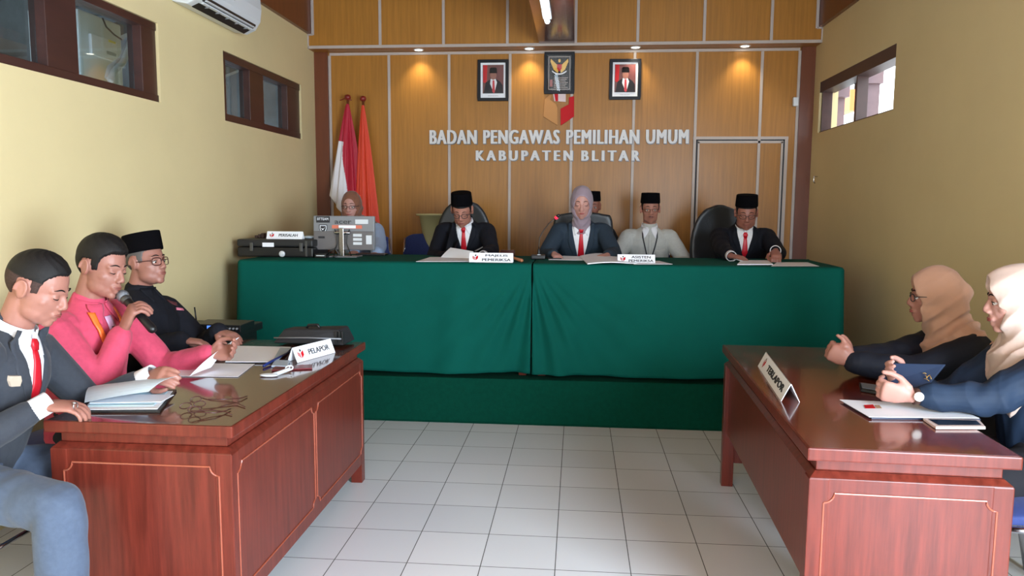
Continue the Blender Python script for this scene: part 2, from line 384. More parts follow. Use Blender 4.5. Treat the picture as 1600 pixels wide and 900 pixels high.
# outer jamb and mullion members of the right-hand window, eaves board beyond
for (a, b, c) in ((1284, 1302, 1308), (1335, 1353, 1357)):
    xx = XR+.15; ya, yb, yc = P(b, 160, x=xx)[1], P(a, 160, x=xx)[1], P(c, 140, x=xx)[1]
    m = MB().box((xx, ya, 1.2), (xx+.10, yb, 2.9)); m.box((xx-.004, min(yc, ya), 2.42), (xx+.11, yb+.01, 2.9))
    struct('window_outer_jamb', m, LINTEL)
_a, _b = P(1304, 125, x=XR+1.2), P(1330, 125, x=XR+1.2)
m = MB().box((XR+1.2, _b[1], 2.64), (XR+1.3, _a[1], 2.90)); struct('exterior_eaves', m, mat('orange_eaves', (230, 130, 70), .6))
m = MB().box((XR+.16, -3, -.3), (XR+9, 14, -.05)); struct('exterior_ground', m, mat('pale_paving', (190, 188, 180), .8, var=.1))
# service yard outside the left-hand windows
YARD = mat('yard_render', (120, 126, 130), .9, var=.25, vscale=2.5)
struct('exterior_added_wall', MB().box((XL-2.3, 8.6, 0), (XL, 8.7, 4.0)), YARD)  # wall added to shut off the bright sky behind the second left window
m = MB().box((XL-2.3, -3, 0), (XL-2.2, 9, 4.0)); struct('exterior_wall', m, YARD)
m = MB()
for k in range(46):
    y = 1.4+k*.16; m.box((XL-2.3, y, 3.25+.012*(k % 2)), (XL-.30, y+.15, 3.27+.012*(k % 2)))
struct('exterior_roof', m, mat('roof_sheet', (112, 120, 126), .7, var=.15))
for k, y in enumerate((2.0, 4.1, 6.2, 8.0)): struct('exterior_beam', MB().hexa([(XL-2.2, y, 2.5), (XL-.45, y-.5, 2.95), (XL-.45, y-.42, 2.95), (XL-2.2, y+.08, 2.5)], [(XL-2.2, y, 2.62), (XL-.45, y-.5, 3.07), (XL-.45, y-.42, 3.07), (XL-2.2, y+.08, 2.62)]), mat('grey_timber', (96, 92, 84), .8))
m = MB().box((XL-2.2, -1, 2.1), (XL-1.9, 9, 2.25)); struct('exterior_ledge', m, mat('weathered_board', (118, 108, 92), .9, var=.3))
# condenser outside window 1
cx_ = XL-.62; CA, CB = P(124, 60, x=cx_), P(190, 60, x=cx_); y0c, y1c = CA[1], CB[1]
oc = root('outdoor_condenser', (cx_-.2, (y0c+y1c)/2, 1.9)); tag(oc, 'white outdoor air-conditioner unit with lagged pipes seen through the near left window', 'air conditioner')
struct('exterior_shelf', MB().box((XL-1.1, y0c-.2, 1.84), (XL-.5, y1c+.2, 1.9)), YARD)
put('casing', MB().box((cx_-.34, y0c, 1.9), (cx_, y1c, 2.66)), WHITEP, oc, bev=.015)
zf_ = lambda px, py: P(px, py, x=cx_)
def onface(nm, px0, py0, px1, py1, mm, t=.004, bev=0, lab=None):
    a, b = zf_(px0, py0), zf_(px1, py1); o = put(nm, MB().box((cx_-.001, min(a[1], b[1]), min(a[2], b[2])), (cx_+t, max(a[1], b[1]), max(a[2], b[2]))), mm, oc, bev=bev)
    if lab: part(o, lab)
onface('service_cover', 138, 52, 180, 98, WHITE, .02, .005)
a, b = zf_(165, 62), zf_(176, 69)
part(put('energy_sticker', MB().box((cx_+.02, a[1], b[2]), (cx_+.022, b[1], a[2])), mat('yellow_sticker', (226, 214, 110), .5), oc), 'small yellow sticker')
a, b = zf_(162, 79), zf_(177, 89)
part(put('rating_plate', MB().box((cx_+.02, a[1], b[2]), (cx_+.022, b[1], a[2])), mat('grey_label', (170, 175, 178), .5), oc), 'grey rating plate')
xp = XL-.36; LAG = mat('pipe_lagging', (178, 176, 172), .8)
put('pipe', MB().tube([P(209, 50, x=xp), P(202, 75, x=xp), P(192, 98, x=xp), P(178, 112, x=xp), P(172, 126, x=xp)], .020, 12), LAG, oc, smooth=True)
put('pipe', MB().tube([P(206, 56, x=xp-.05), P(190, 92, x=xp-.05), P(172, 106, x=xp-.05), P(168, 122, x=xp-.05)], .018, 12), LAG, oc, smooth=True)
put('cable', MB().tube([P(160, 28, x=xp-.1), P(166, 42, x=xp-.1), P(178, 54, x=xp-.1), P(190, 62, x=xp-.1)], .005, 8), BLACK, oc, smooth=True)
# platform
struct('floor_platform', MB().box((XL, 4.86, 0), (XR, YB, .305)), GREENC, bev=.01)
struct('trim_platform_edge', MB().box((XL, 4.852, .0), (XR, 4.862, .006)), GREENC)

# indoor air-conditioner
ac = root('air_conditioner', (XL, 5.3, 2.75)); tag(ac, 'white wall air-conditioner high on the left wall between the windows', 'air conditioner')
def ac_prof(y, d=0): 
    p = [(0, 2.69), (.10, 2.672), (.165, 2.70), (.205, 2.76), (.215, 2.84), (.205, 2.97), (0, 2.985)]
    return [(XL+a-(d if a > 0 else 0), y, b) for a, b in p]
m = MB().prism(ac_prof(4.62), (0, .86, 0)); put('casing', m, WHITEP, ac, bev=.012)
m = MB().prism([(XL+.10, 4.68, 2.668), (XL+.185, 4.68, 2.712), (XL+.192, 4.68, 2.727), (XL+.178, 4.68, 2.742), (XL+.09, 4.68, 2.69)], (0, .74, 0)); put('air_outlet', m, BLACK, ac)
m = MB()
for z, x in ((2.694, .155), (2.708, .178)): m.box((XL+x-.004, 4.70, z-.003), (XL+x+.014, 5.40, z+.003))
put('louvre', m, WHITEP, ac)
for k in range(5): put('vane', MB().box((XL+.125, 4.78+k*.14, 2.684), (XL+.165, 4.784+k*.14, 2.702)), GREYP, ac)
put('logo_plate', MB().box((XL+.212, 4.95, 2.80), (XL+.216, 5.04, 2.812)), GREYP, ac)

# recessed spotlights in the soffit
for k, (x, y) in enumerate([(-1.50, 7.107), (-.468, 7.107), (.500, 7.107), (1.472, 7.107)]):
    s = root('ceiling_spotlight', (x, y, ZT)); tag(s, 'small round white spotlight in the soffit, '+['nearest the left wall', 'between the left portrait and the crest', 'above the right portrait', 'above the door'][k], 'spotlight', 'recessed spotlights above the panelled wall')
    a = np.linspace(0, 2*math.pi, 25)[:-1]; ring = lambda r, z: np.stack([x+np.cos(a)*r, y+np.sin(a)*r, np.full(24, z)], 1)
    put('bezel', MB().loft([ring(.050, ZT), ring(.048, ZT-.008), ring(.036, ZT-.006), ring(.034, ZT)], caps=False), WHITEP, s, smooth=True)
    put('lens', MB().loft([ring(.001, ZT-.0075), ring(.034, ZT-.005), ring(.034, ZT-.001)], caps=False), mat('spot_glow', (255, 244, 214), .4, emit=(255, 244, 220), estr=12), s)
    l = bpy.data.lights.new('spot_lamp', 'SPOT'); l.energy = 11; l.color = (1, .90, .68); l.spot_size = math.radians(95); l.spot_blend = .9; l.shadow_soft_size = .03
    lo = bpy.data.objects.new('spot_lamp', l); COL.objects.link(lo); lo.parent = s; lo.location = (0, -.02, -.02); lo.rotation_euler = (math.radians(12), 0, 0)

# ================================================================== BACK WALL: lettering, emblem, pictures
def text(name, s, x0, x1, zb, h, y, m, parent=None, ext=.012, off=.0, fr=None, ls=1.0, bold=0):
    off = 0
    """letters as a mesh: width x0..x1, baseline zb, cap height h; fr: own frame (X, U, origin)"""
    c = bpy.data.curves.new(name, 'FONT'); c.body = s; c.extrude = ext/2; c.offset = off; c.space_character = ls; c.resolution_u = 3; c.bevel_depth = 0
    t = bpy.data.objects.new('tmp', c); COL.objects.link(t); dg = bpy.context.evaluated_depsgraph_get(); dg.update()
    me = bpy.data.meshes.new_from_object(t.evaluated_get(dg)); bpy.data.objects.remove(t)
    a = coords(me); lo, hi = a.min(0), a.max(0)
    a[:, 0] = (a[:, 0]-lo[0])/(hi[0]-lo[0])*(x1-x0)+x0; a[:, 1] = (a[:, 1]-lo[1])/(hi[1]-lo[1])*h+zb
    if fr is None: q = np.stack([a[:, 0], np.full(len(a), y)-a[:, 2]-ext/2, a[:, 1]], 1)
    else: q = np.array([fr(p[0], p[2]+ext/2, p[1]) for p in a])
    setco(me, q)
    if bold:
        bm = bmesh.new(); bm.from_mesh(me); g = list(bm.verts)+list(bm.edges)+list(bm.faces)
        for dx in (-bold, -bold*.5, bold*.5, bold): d_ = bmesh.ops.duplicate(bm, geom=g); bmesh.ops.translate(bm, verts=[v for v in d_['geom'] if isinstance(v, bmesh.types.BMVert)], vec=(dx, dx*.02, 0))
        bm.to_mesh(me); bm.free()
    return link(name, me, m, parent, smooth=False)
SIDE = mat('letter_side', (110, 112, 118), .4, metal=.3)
def raw_width(t, ls, off):
    c = bpy.data.curves.new('m', 'FONT'); c.body = t; c.space_character = ls; c.offset = off; o = bpy.data.objects.new('tmp', c); COL.objects.link(o)
    dg = bpy.context.evaluated_depsgraph_get(); dg.update(); me = bpy.data.meshes.new_from_object(o.evaluated_get(dg)); a = coords(me); bpy.data.objects.remove(o); return a[:, 0].max()-a[:, 0].min()
def sign_line(s, x0, x1, zb, h, off, ls, label, gap=.42, bold=.0075):
    r = root('wall_lettering', ((x0+x1)/2, YB, zb)); tag(r, label, 'lettering')
    ws = s.split(); wd = [raw_width(t, ls, off) for t in ws]; tot = sum(wd)+gap*(len(ws)-1); k = (x1-x0)/tot; x = x0
    for t, q in zip(ws, wd):
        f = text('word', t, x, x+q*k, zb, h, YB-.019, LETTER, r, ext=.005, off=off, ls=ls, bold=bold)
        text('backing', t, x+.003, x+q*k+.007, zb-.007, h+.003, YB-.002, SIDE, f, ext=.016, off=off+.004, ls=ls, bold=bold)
        x += (q+gap)*k
    return r
_a = P(673, 223, y=YB); _b = P(1074, 225, y=YB)
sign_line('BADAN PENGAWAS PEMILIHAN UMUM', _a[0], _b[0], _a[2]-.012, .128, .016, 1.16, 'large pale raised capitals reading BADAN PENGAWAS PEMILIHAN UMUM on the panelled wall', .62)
_a = P(745, 250, y=YB); _b = P(998, 251, y=YB)
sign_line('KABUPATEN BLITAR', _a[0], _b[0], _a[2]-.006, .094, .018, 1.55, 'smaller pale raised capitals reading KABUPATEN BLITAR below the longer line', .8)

em = root('wall_emblem', (-.19, YB, 2.3)); tag(em, 'tan and red ballot box emblem on the panelled wall under the crest', 'emblem')
def wpoly(pts, y=YB): return [tuple(P(a, b, y=y)) for a, b in pts]
tanp = [(851, 155), (859, 148), (862, 148), (860, 156), (869, 163), (871, 168), (871, 196), (849, 182)]
put('box_side', MB().prism(wpoly(tanp, YB-.02), (0, .02, 0)), TAN, em, bev=.002)
put('box_front', MB().prism(wpoly([(876, 170), (883, 166), (889, 163), (889, 152), (897, 150), (897, 182), (876, 196)], YB-.02), (0, .02, 0)), RED, em, bev=.002)
put('ballot', MB().prism(wpoly([(864, 146), (884, 146), (884, 159), (866, 158)], YB-.016), (0, .014, 0)), mat('ballot_white', (222, 200, 200), .3), em)
put('ballot_stripe', MB().prism(wpoly([(866, 146), (872, 146), (872, 158), (868, 158)], YB-.019), (0, .004, 0)), RED, em)

def picture(px, label, kind, y=YB):
    (x0, z0, x1, z1) = px
    r = root('framed_'+kind, ((x0+x1)/2, y-.02, z0)); tag(r, label, 'picture')
    t = .028; yf = y-.03; m = MB()
    for lo, hi in [((x0, yf, z0), (x1, y-.002, z0+t)), ((x0, yf, z1-t), (x1, y-.002, z1)), ((x0, yf, z0+t), (x0+t, y-.002, z1-t)), ((x1-t, yf, z0+t), (x1, y-.002, z1-t))]: m.box(lo, hi)
    put('frame', m, mat('frame_black', (14, 16, 24), .4, spec=.25), r, bev=.003)
    yy = y-.014; W = x1-x0-2*t; H = z1-z0-2*t
    q = lambda u, v, k: (x0+t+u*W, yy-.0015*k, z0+t+v*H)
    def pl(name, pts, k, mm): return put(name, MB().prism([q(a, b, k) for a, b in pts], (0, .0012, 0)), mm, r)
    def oval(cu, cv, ru, rv): return [(cu+ru*math.cos(a), cv+rv*math.sin(a)) for a in np.linspace(0, 2*math.pi, 21)[:-1]]
    if kind == 'portrait':
        pl('mount', [(0, 0), (1, 0), (1, 1), (0, 1)], 0, PAPER)
        pl('backdrop', [(.08, .13), (.92, .13), (.92, .94), (.08, .94)], 1, mat('maroon_backdrop', (104, 46, 44), .5, var=.3, vscale=4))
        pl('flag_drape', [(.10, .45), (.24, .40), (.27, .93), (.1, .94)], 2, RED)
        pl('jacket', [(.12, .13), (.9, .13), (.88, .36), (.8, .45), (.64, .53), (.4, .53), (.2, .44)], 3, NAVY)
        pl('shirt', [(.40, .54), (.60, .54), (.66, .44), (.56, .16), (.52, .16), (.38, .40)], 4, WHITE)
        pl('tie', [(.48, .50), (.55, .50), (.58, .18), (.53, .13), (.47, .18)], 5, REDTIE)
        pl('face', oval(.51, .64, .125, .125), 6, SK3)
        pl('cap', [(.36, .70), (.66, .70), (.65, .83), (.6, .86), (.42, .86), (.37, .83)], 7, VELVET)
        text('caption', 'PRESIDEN' if x0 < 0 else 'WAKIL PRESIDEN', q(.3, 0, 1)[0], q(.7, 0, 1)[0], q(0, .05, 1)[2], .007, yy-.002, GREYP, r, ext=.001)
    else:
        pl('print', [(0, 0), (1, 0), (1, 1), (0, 1)], 0, mat('print_black', (22, 20, 20), .6, spec=.2))
        m = MB()
        for a, b, c, d in [(.05, .04, .95, .055), (.05, .945, .95, .96), (.05, .04, .07, .96), (.93, .04, .95, .96)]:
            m.prism([q(a, b, 1), q(c, b, 1), q(c, d, 1), q(a, d, 1)], (0, .001, 0))
        put('border_line', m, STRIP, r)
        for s in (-1, 1):
            m = MB()
            for k in range(5): m.prism([q(.5+s*.05, .70-.035*k, 2+k*.3), q(.5+s*(.36-.03*k), .90-.045*k, 2+k*.3), q(.5+s*(.37-.03*k), .80-.05*k, 2+k*.3), q(.5+s*.06, .62-.03*k, 2+k*.3)], (0, .001, 0))
            put('wing', m, GOLD, r)
        pl('shield', [(.40, .74), (.60, .74), (.60, .62), (.5, .54), (.40, .62)], 5, RED)
        pl('head', oval(.5, .84, .05, .05), 5, GOLD)
        m = MB(); 
        for k in range(8):
            u0, u1 = .2+k*.075, .2+(k+1)*.075; f = lambda u: .45+.9*(u-.5)**2
            m.prism([q(u0, f(u0), 4), q(u1, f(u1), 4), q(u1, f(u1)+.04, 4), q(u0, f(u0)+.04, 4)], (0, .001, 0))
        put('ribbon', m, WHITE, r)
        m = MB()
        for k in range(7): m.prism([q(.28, .36-.045*k, 1), q(.86-.05*(k % 3), .36-.045*k, 1), q(.86-.05*(k % 3), .375-.045*k, 1), q(.28, .375-.045*k, 1)], (0, .001, 0))
        put('text_lines', m, STRIP, r)
        m = MB().prism([q(.11, .12, 1), q(.22, .12, 1), q(.22, .32, 1), q(.11, .32, 1)], (0, .001, 0)); put('small_flag', m, mat('dull_red', (140, 60, 56), .5), r)
    put('glass', MB().box((x0+t, y-.0285, z0+t), (x1-t, y-.0275, z1-t)), PGLASS, r)
picture((-.955, 2.424, -.664, 2.803), 'black framed portrait of a man in a black cap, left of the crest', 'portrait')
picture((-.330, 2.485, -.051, 2.866), 'black framed crest with gold wings above the tan and red emblem', 'crest')
picture((.274, 2.429, .560, 2.796), 'black framed portrait of a man in a black cap, right of the crest', 'portrait')

# small fittings on the wall right of the door
m = MB().box((1.93, YB-.05, 2.36), (1.975, YB, 2.44)); tag(put('wall_sensor', m, WHITEP, bev=.008), 'small white sensor box by the right pilaster above the door', 'sensor')
m = MB().tube([(XR-.002, 6.95, 1.72), (XR-.03, 6.95, 1.72), (XR-.035, 6.95, 1.68), (XR-.02, 6.95, 1.66)], .005, 8); tag(put('wall_hook', m, CHROME, smooth=True), 'small metal hook on the right wall near the corner', 'hook')

# ================================================================== DESKS
def rotz(me, ang, c):
    me.transform(Matrix.Translation(Vector(c)) @ Matrix.Rotation(ang, 4, 'Z') @ Matrix.Translation(-Vector(c)))
def bead_path(pts, r, plane):
    """a raised bead along a closed or open path; plane maps (a, b) to the room"""
    m = MB(); m.tube([plane(*p) for p in pts], r, 8); return m
def desk(name, label, x0, x1, y0, y1, front, ang=0, piv=(0, 0, 0), open_front=False, topm=None):
    """x0..x1, y0..y1: top slab; front: +1 when the front faces +x, -1 when it faces -x"""
    r = root(name, ((x0+x1)/2, (y0+y1)/2, 0)); tag(r, label, 'desk')
    T = .735; ps = []
    def add(nm, mb, mm, bev=.004):
        o = put(nm, mb, mm, None, bev); rotz(o.data, ang, piv); o.data.transform(Matrix.Translation(Vector(-ROOTS[r.name]))); o.parent = r; ROOTS[o.name] = ROOTS[r.name]; return o
    add('tabletop', MB().box((x0, y0, T-.04), (x1, y1, T-.0006)), MAHOG, .005); add('varnished_surface', MB().box((x0+.007, y0+.007, T-.004), (x1-.007, y1-.007, T)), topm or MAHOGT, 0)
    i = .035
    add('neck_band', MB().box((x0+i, y0+i, T-.078), (x1-i, y1-i, T-.04)), MAHOG, .003)
    j = .012
    m = MB().hexa([(x0+j, y0+j, T-.095), (x1-j, y0+j, T-.095), (x1-j, y1-j, T-.095), (x0+j, y1-j, T-.095)], [(x0+i-.004, y0+i-.004, T-.078), (x1-i+.004, y0+i-.004, T-.078), (x1-i+.004, y1-i+.004, T-.078), (x0+i-.004, y1-i+.004, T-.078)])
    add('cornice', m, MAHOG, .002)
    bt = T-.095; fx = x1-j if front > 0 else x0+j; bx = x0+j if front > 0 else x1-j
    # two end cabinets or one closed body
    pb = .10 if not open_front else .12
    for nm, ya, yb in (('side_panel', y0+j, y0+j+.035), ('side_panel', y1-j-.035, y1-j)):
        m = MB().box((x0+j, ya, pb), (x1-j, yb, bt)); add(nm, m, MAHOG, .003)
    for xa in (x0+j, x1-j-.055):
        for ya in (y0+j-.001, y1-j-.055+.001): add('leg', MB().box((xa-.0015, ya, 0), (xa+.0565, ya+.055, bt-.002)), MAHOG, .003)
    # beads with notched corners on the near and far ends
    def bead_rect(a0, a1, z0, z1, plane, n=.03):
        p = []
        for (cx, cz, sx, sz) in ((a0, z1, 1, -1), (a1, z1, -1, -1), (a1, z0, -1, 1), (a0, z0, 1, 1)):
            q = [(cx+sx*n*math.cos(t)*0+sx*n*(1-math.sin(t))*0, cz) for t in ()]
            arc = [(cx+sx*n*math.sin(t), cz+sz*n*math.cos(t)) for t in np.linspace(0, math.pi/2, 6)]
            arc = [(cx+sx*n*math.sin(t), cz+sz*n*math.cos(t)) for t in np.linspace(0, math.pi/2, 6)]
            if (sx, sz) in ((-1, -1), (1, 1)): arc = arc[::-1]
            p += arc
        p.append(p[0]); return bead_path(p, .0032, plane)
    for yy in (y0+j-.001, y1-j+.001):
        add('bead_moulding', bead_rect(x0+.055, x1-.055, pb+.05, bt-.045, lambda a, b: (a, yy, b)), BEAD, 0)
    if open_front:
        xx = fx+.02*(-front)
        add('modesty_panel', MB().box((min(xx, xx-front*.02), y0+j+.03, .275), (max(xx, xx-front*.02), y1-j-.03, bt)), MAHOG, .002)
    else:
        xs = sorted((fx, fx-front*.03)); add('front_panel', MB().box((xs[0], y0+j+.03, pb), (xs[1], y1-j-.03, bt)), MAHOG, .003)
        ym = (y0+y1)/2+.02
        for a, b in ((y0+.05, ym-.012), (ym+.012, y1-.05)):
            add('bead_moulding', bead_rect(a, b, pb+.06, bt-.045, lambda a_, b_: (fx+front*.001, a_, b_)), BEAD, 0)
    return r
desk('wooden_desk', 'reddish wooden desk with closed panelled front, the PELAPOR sign on it', -1.729, -1.088, 2.255, 3.78, 1)
desk('wooden_desk', 'reddish wooden desk with a gap under its front, the TERLAPOR sign on it', .690, 1.283, 2.232, 3.93, -1, ang=-.040, piv=(.690, 2.232, 0), open_front=True, topm=mat('red_mahogany_top', (104, 42, 28), .14, var=.25, vscale=5, stretch=(4, .6, 4), spec=.55, coat=.2))
DT = .735

# ================================================================== LONG TABLES AND CLOTHS
TT = 1.066
def long_table(x0, x1, label):
    r = root('long_table', ((x0+x1)/2, 5.3, .305)); tag(r, label, 'table')
    put('tabletop', MB().box((x0, 4.97, TT-.03), (x1, 5.68, TT-.006)), MAHOG, r, .003)
    for x in (x0+.015, x1-.065):
        for y in (4.985, 5.6): put('leg', MB().box((x, y, .305), (x+.05, y+.05, TT-.03)), MAHOG, r, .003)
long_table(-2.27, -.315, 'wooden table under the left green cloth, only its feet showing')
long_table(-.265, 1.655, 'wooden table under the right green cloth, only its feet showing')
def cloth(x0, x1, left_end, right_end, seed, label):
    """top sheet plus a hanging skirt round the open sides"""
    rng = np.random.RandomState(seed); y0, y1, R = 4.925, 5.71, .05
    path = []   # perimeter walked from the back left, over the front, to the back right: (x, y, nx, ny, end)
    def arc(cx, cy, a0, a1, n=7):
        return [(cx+R*math.cos(a), cy+R*math.sin(a), math.cos(a), math.sin(a)) for a in np.linspace(a0, a1, n)]
    if left_end:
        path += [(x0, y, -1, 0) for y in np.linspace(y1, y0+R, 26)[:-1]]; path += arc(x0+R, y0+R, math.pi, 1.5*math.pi)
    a, b = (x0+R if left_end else x0), (x1-R if right_end else x1)
    path += [(x, y0, 0, -1) for x in np.linspace(a, b, 170)[(1 if left_end else 0):(-1 if right_end else None)]]
    if right_end:
        path += arc(x1-R, y0+R, -math.pi/2, 0); path += [(x1, y, 1, 0) for y in np.linspace(y0+R, y1, 26)[1:]]
    path = np.array(path); s = np.concatenate([[0], np.cumsum(np.hypot(*np.diff(path[:, :2], axis=0).T))]); L = s[-1]
    hem = .333; H = TT-hem; nv = 40
    ks = [(rng.uniform(5, 9), rng.uniform(0, 6), 1.0), (rng.uniform(11, 17), rng.uniform(0, 6), .55), (rng.uniform(20, 30), rng.uniform(0, 6), .25)]
    seam = L if not right_end else 0; sgn = -1 if not right_end else 1
    rings = []
    rr = .022
    for k in range(nv):
        t = k/(nv-1)
        if k < 5:
            al = k/4*math.pi/2; off = rr*math.sin(al)-rr; z = TT-rr+rr*math.cos(al); g = 0; h = 0
        else:
            h = (k-4)/(nv-5); off = 0; z = TT-rr-h*(H-rr)
        q = s+.10*h*np.sin(3*s+seed)
        # broad soft folds that open towards the hem
        d = sum(w_*np.sin(kk*(q+.05*h)+ph) for kk, ph, w_ in ks)
        d = .5*(d+.7*np.maximum(0, d)**2*.6)
        # gathers fanning out from the top of the seam
        us = np.abs(s-seam); fan = np.sin(14*np.arctan2(us+.02, h*.74+.06)*2.2)*np.exp(-us*2.6)*np.clip(h*3, 0, 1)*.9
        env = (h**.8)*(.55+.45*np.sin(1.7*s+seed))
        o = off+.042*env*d+.019*fan+.034*h
        zz = z+0*s
        ring = np.stack([path[:, 0]+path[:, 2]*o, path[:, 1]+path[:, 3]*o, zz+.006*h*np.sin(5*s+1)], 1)
        # pulled tight towards the seam end: hang straight
        rings.append(ring)
    m = MB(); m.loft(rings, caps=False, closed=False)
    # top
    xs0, xs1 = x0+(rr if left_end else 0), x1-(rr if right_end else 0)
    def top(u, v):
        x = x0+(x1-x0)*u; y = y1-(y1-y0-rr)*v
        if left_end and u == 0: x += rr
        if right_end and u == 1: x -= rr
        return (x, y, TT+.0012*math.sin(9*x+seed)*math.sin(7*y))
    m.grid(top, 60, 14)
    # back drop
    m.grid(lambda u, v: (x0+(x1-x0)*u, y1+.012*v*math.sin(30*u), TT-.25*v), 60, 6)
    o = put('tablecloth', m, GREEN, None, smooth=True); tag(o, label, 'tablecloth', 'green cloths over the long tables'); md = o.modifiers.new('thickness', 'SOLIDIFY'); md.thickness = .0025; md.offset = -1
    return o
cloth(-2.315, -.297, True, False, 3, 'left dark green tablecloth, under the monitor and the MAJELIS PEMERIKSA sign')
cloth(-.287, 1.705, False, True, 8, 'right dark green tablecloth, under the microphone and the ASISTEN PEMERIKSA sign')

# ================================================================== CHAIRS
def copy_thing(r, dx, dy, dz, rot, label, pivot):
    c = r.copy(); COL.objects.link(c); c.location = (pivot[0]+dx, pivot[1]+dy, pivot[2]+dz); c.rotation_euler = (0, 0, rot); c['label'] = label
    for ch in list(r.children):
        k = ch.copy(); COL.objects.link(k); k.parent = c
    return c
def exec_chair(x, y, label, w=.25, top=.92, tilt=.12, shape=2.4, zf=.305, yaw=0):
    """high-back office chair facing -y"""
    r = root('office_chair', (0, 0, 0)); tag(r, label, 'chair')
    bk = MB(); rings = []; n = 28
    for k in range(22):
        t = k/21; z = .42+t*(top-.42); q = (t-.0)
        ww = w*(1-.0*t)*(max(0, 1-max(0, (t-.45)/.55)**shape))**(1/shape) if t > .45 else w*(.86+.14*t/.45)
        ww = max(ww, .02); th = .055+.012*math.sin(math.pi*t*2); yy = .22+tilt*t*t+.02*math.sin(t*3)
        a = np.linspace(0, 2*math.pi, n, endpoint=False); ca, sa = np.cos(a), np.sin(a)
        rings.append(np.stack([ww*np.sign(ca)*np.abs(ca)**.5, yy+th*np.sign(sa)*np.abs(sa)**.7-(.03*(np.abs(ca))**2), np.full(n, z)], 1))
    bk.loft(rings); me = remesh(bk, .012, 4, 'backrest'); link('backrest', me, LEATHER, r)
    st = MB(); st.ell((0, -.02, .46), (.26, .26, .065)); st.box((-.2, -.2, .40), (.2, .18, .47)); link('seat', remesh(st, .014, 5, 'seat'), LEATHER, r)
    for s in (-1, 1):
        put('armrest', MB().tube([(s*.25, .18, .42), (s*.29, .18, .60), (s*.29, .12, .66), (s*.29, -.12, .665), (s*.285, -.16, .62), (s*.26, -.1, .43)], .02, 10), BLACK, r, smooth=True)
    put('gas_column', MB().cap((0, 0, .1), (0, 0, .42), .03, .025), CHROME, r, smooth=True)
    for k in range(5):
        a = k*2*math.pi/5+.3; lg = put('leg', MB().cap((0, 0, .11), (.27*math.cos(a), .27*math.sin(a), .075), .028, .018), BLACK, r, smooth=True)
        cs = put('castor', MB().ell((.27*math.cos(a), .27*math.sin(a), .032), (.026, .026, .03), nu=12, nv=8), BLACK, lg, smooth=True)
    r.location = (x, y, zf); r.rotation_euler = (0, 0, yaw); return r
exec_chair(-.960, 6.12, 'black round-topped office chair behind the bowed man in black with round spectacles', w=.245, top=1.19, shape=2.3, tilt=.04)
exec_chair(.045, 6.16, 'black office chair with a square top behind the woman in the grey headscarf', w=.255, top=1.10, shape=7, tilt=.04)
exec_chair(1.215, 6.20, 'black high-backed office chair behind the man at the right end of the long table', w=.25, top=1.16, shape=2.3, tilt=.04, yaw=.15)

def stack_chair():
    """blue padded chair on a bent chrome frame, facing -y, base at the origin"""
    r = root('padded_chair', (0, 0, 0)); tag(r, 'x', 'chair', 'blue padded chrome chairs')
    b = MB(); b.grid(lambda u, v: ((u-.5)*.42*(1-.12*max(0, 2*v-1)**3), .19+.05*v-.035*math.cos((u-.5)*2.6)+.03, .54+.34*v-.035*abs(2*u-1)**4*(v > .5)), 14, 12, thick=(0, .032, 0))
    link('backrest', remesh(b, .008, 5, 'backrest'), BLUEF, r)
    s = MB(); s.ell((0, 0, .445), (.215, .215, .05)); s.box((-.19, -.19, .42), (.19, .19, .455)); link('seat', remesh(s, .01, 6, 'seat'), BLUEF, r)
    for q in (-1, 1):
        put('back_upright', MB().tube([(q*.20, .17, .41), (q*.205, .215, .5), (q*.205, .245, .62), (q*.19, .255, .84)], .011, 10), CHROME, r, smooth=True)
        put('leg', MB().tube([(q*.19, -.17, .415), (q*.20, -.19, .38), (q*.215, -.24, .0)], .011, 10), CHROME, r, smooth=True)
        put('leg', MB().tube([(q*.19, .15, .415), (q*.20, .18, .38), (q*.215, .25, .0)], .011, 10), CHROME, r, smooth=True)
        put('seat_rail', MB().tube([(q*.195, -.18, .41), (q*.2, .17, .41)], .011, 10), CHROME, r, smooth=True)
    put('stretcher', MB().tube([(-.205, .19, .30), (.205, .19, .30)], .008, 8), CHROME, r, smooth=True)
    put('stretcher', MB().tube([(-.205, -.2, .30), (.205, -.2, .30)], .008, 8), CHROME, r, smooth=True)
    return r
_c = stack_chair(); spots = [
 (-1.37, 6.62, .305, .1, 'empty blue padded chair left of the bowed man in black at the long table'),
 (-1.89, 6.45, .305, 0, 'chair under the woman behind the monitor'),
 (.625, 6.62, .305, 0, 'chair under the man in the pale grey shirt'),
 (.155, 6.87, .305, 0, 'chair of the person hidden behind the woman in the grey headscarf'),
 (-2.10, 2.33, 0, math.radians(90), 'chair under the man in the charcoal suit'),
 (-2.12, 2.92, 0, math.radians(88), 'chair under the man in the pink shirt'),
 (-2.18, 3.52, 0, math.radians(85), 'chair under the man in black with cap and spectacles'),
 (1.60, 3.30, 0, math.radians(-98), 'blue padded chair under the woman in the beige headscarf'),
 (1.56, 2.66, 0, math.radians(-92), 'blue chrome chair under the woman in the pale sand headscarf')]
for k, (x, y, z, a, lb) in enumerate(spots):
    c = _c if k == 0 else copy_thing(_c, 0, 0, 0, 0, lb, (0, 0, 0))
    c.location = (x, y, z); c.rotation_euler = (0, 0, a); c['label'] = lb

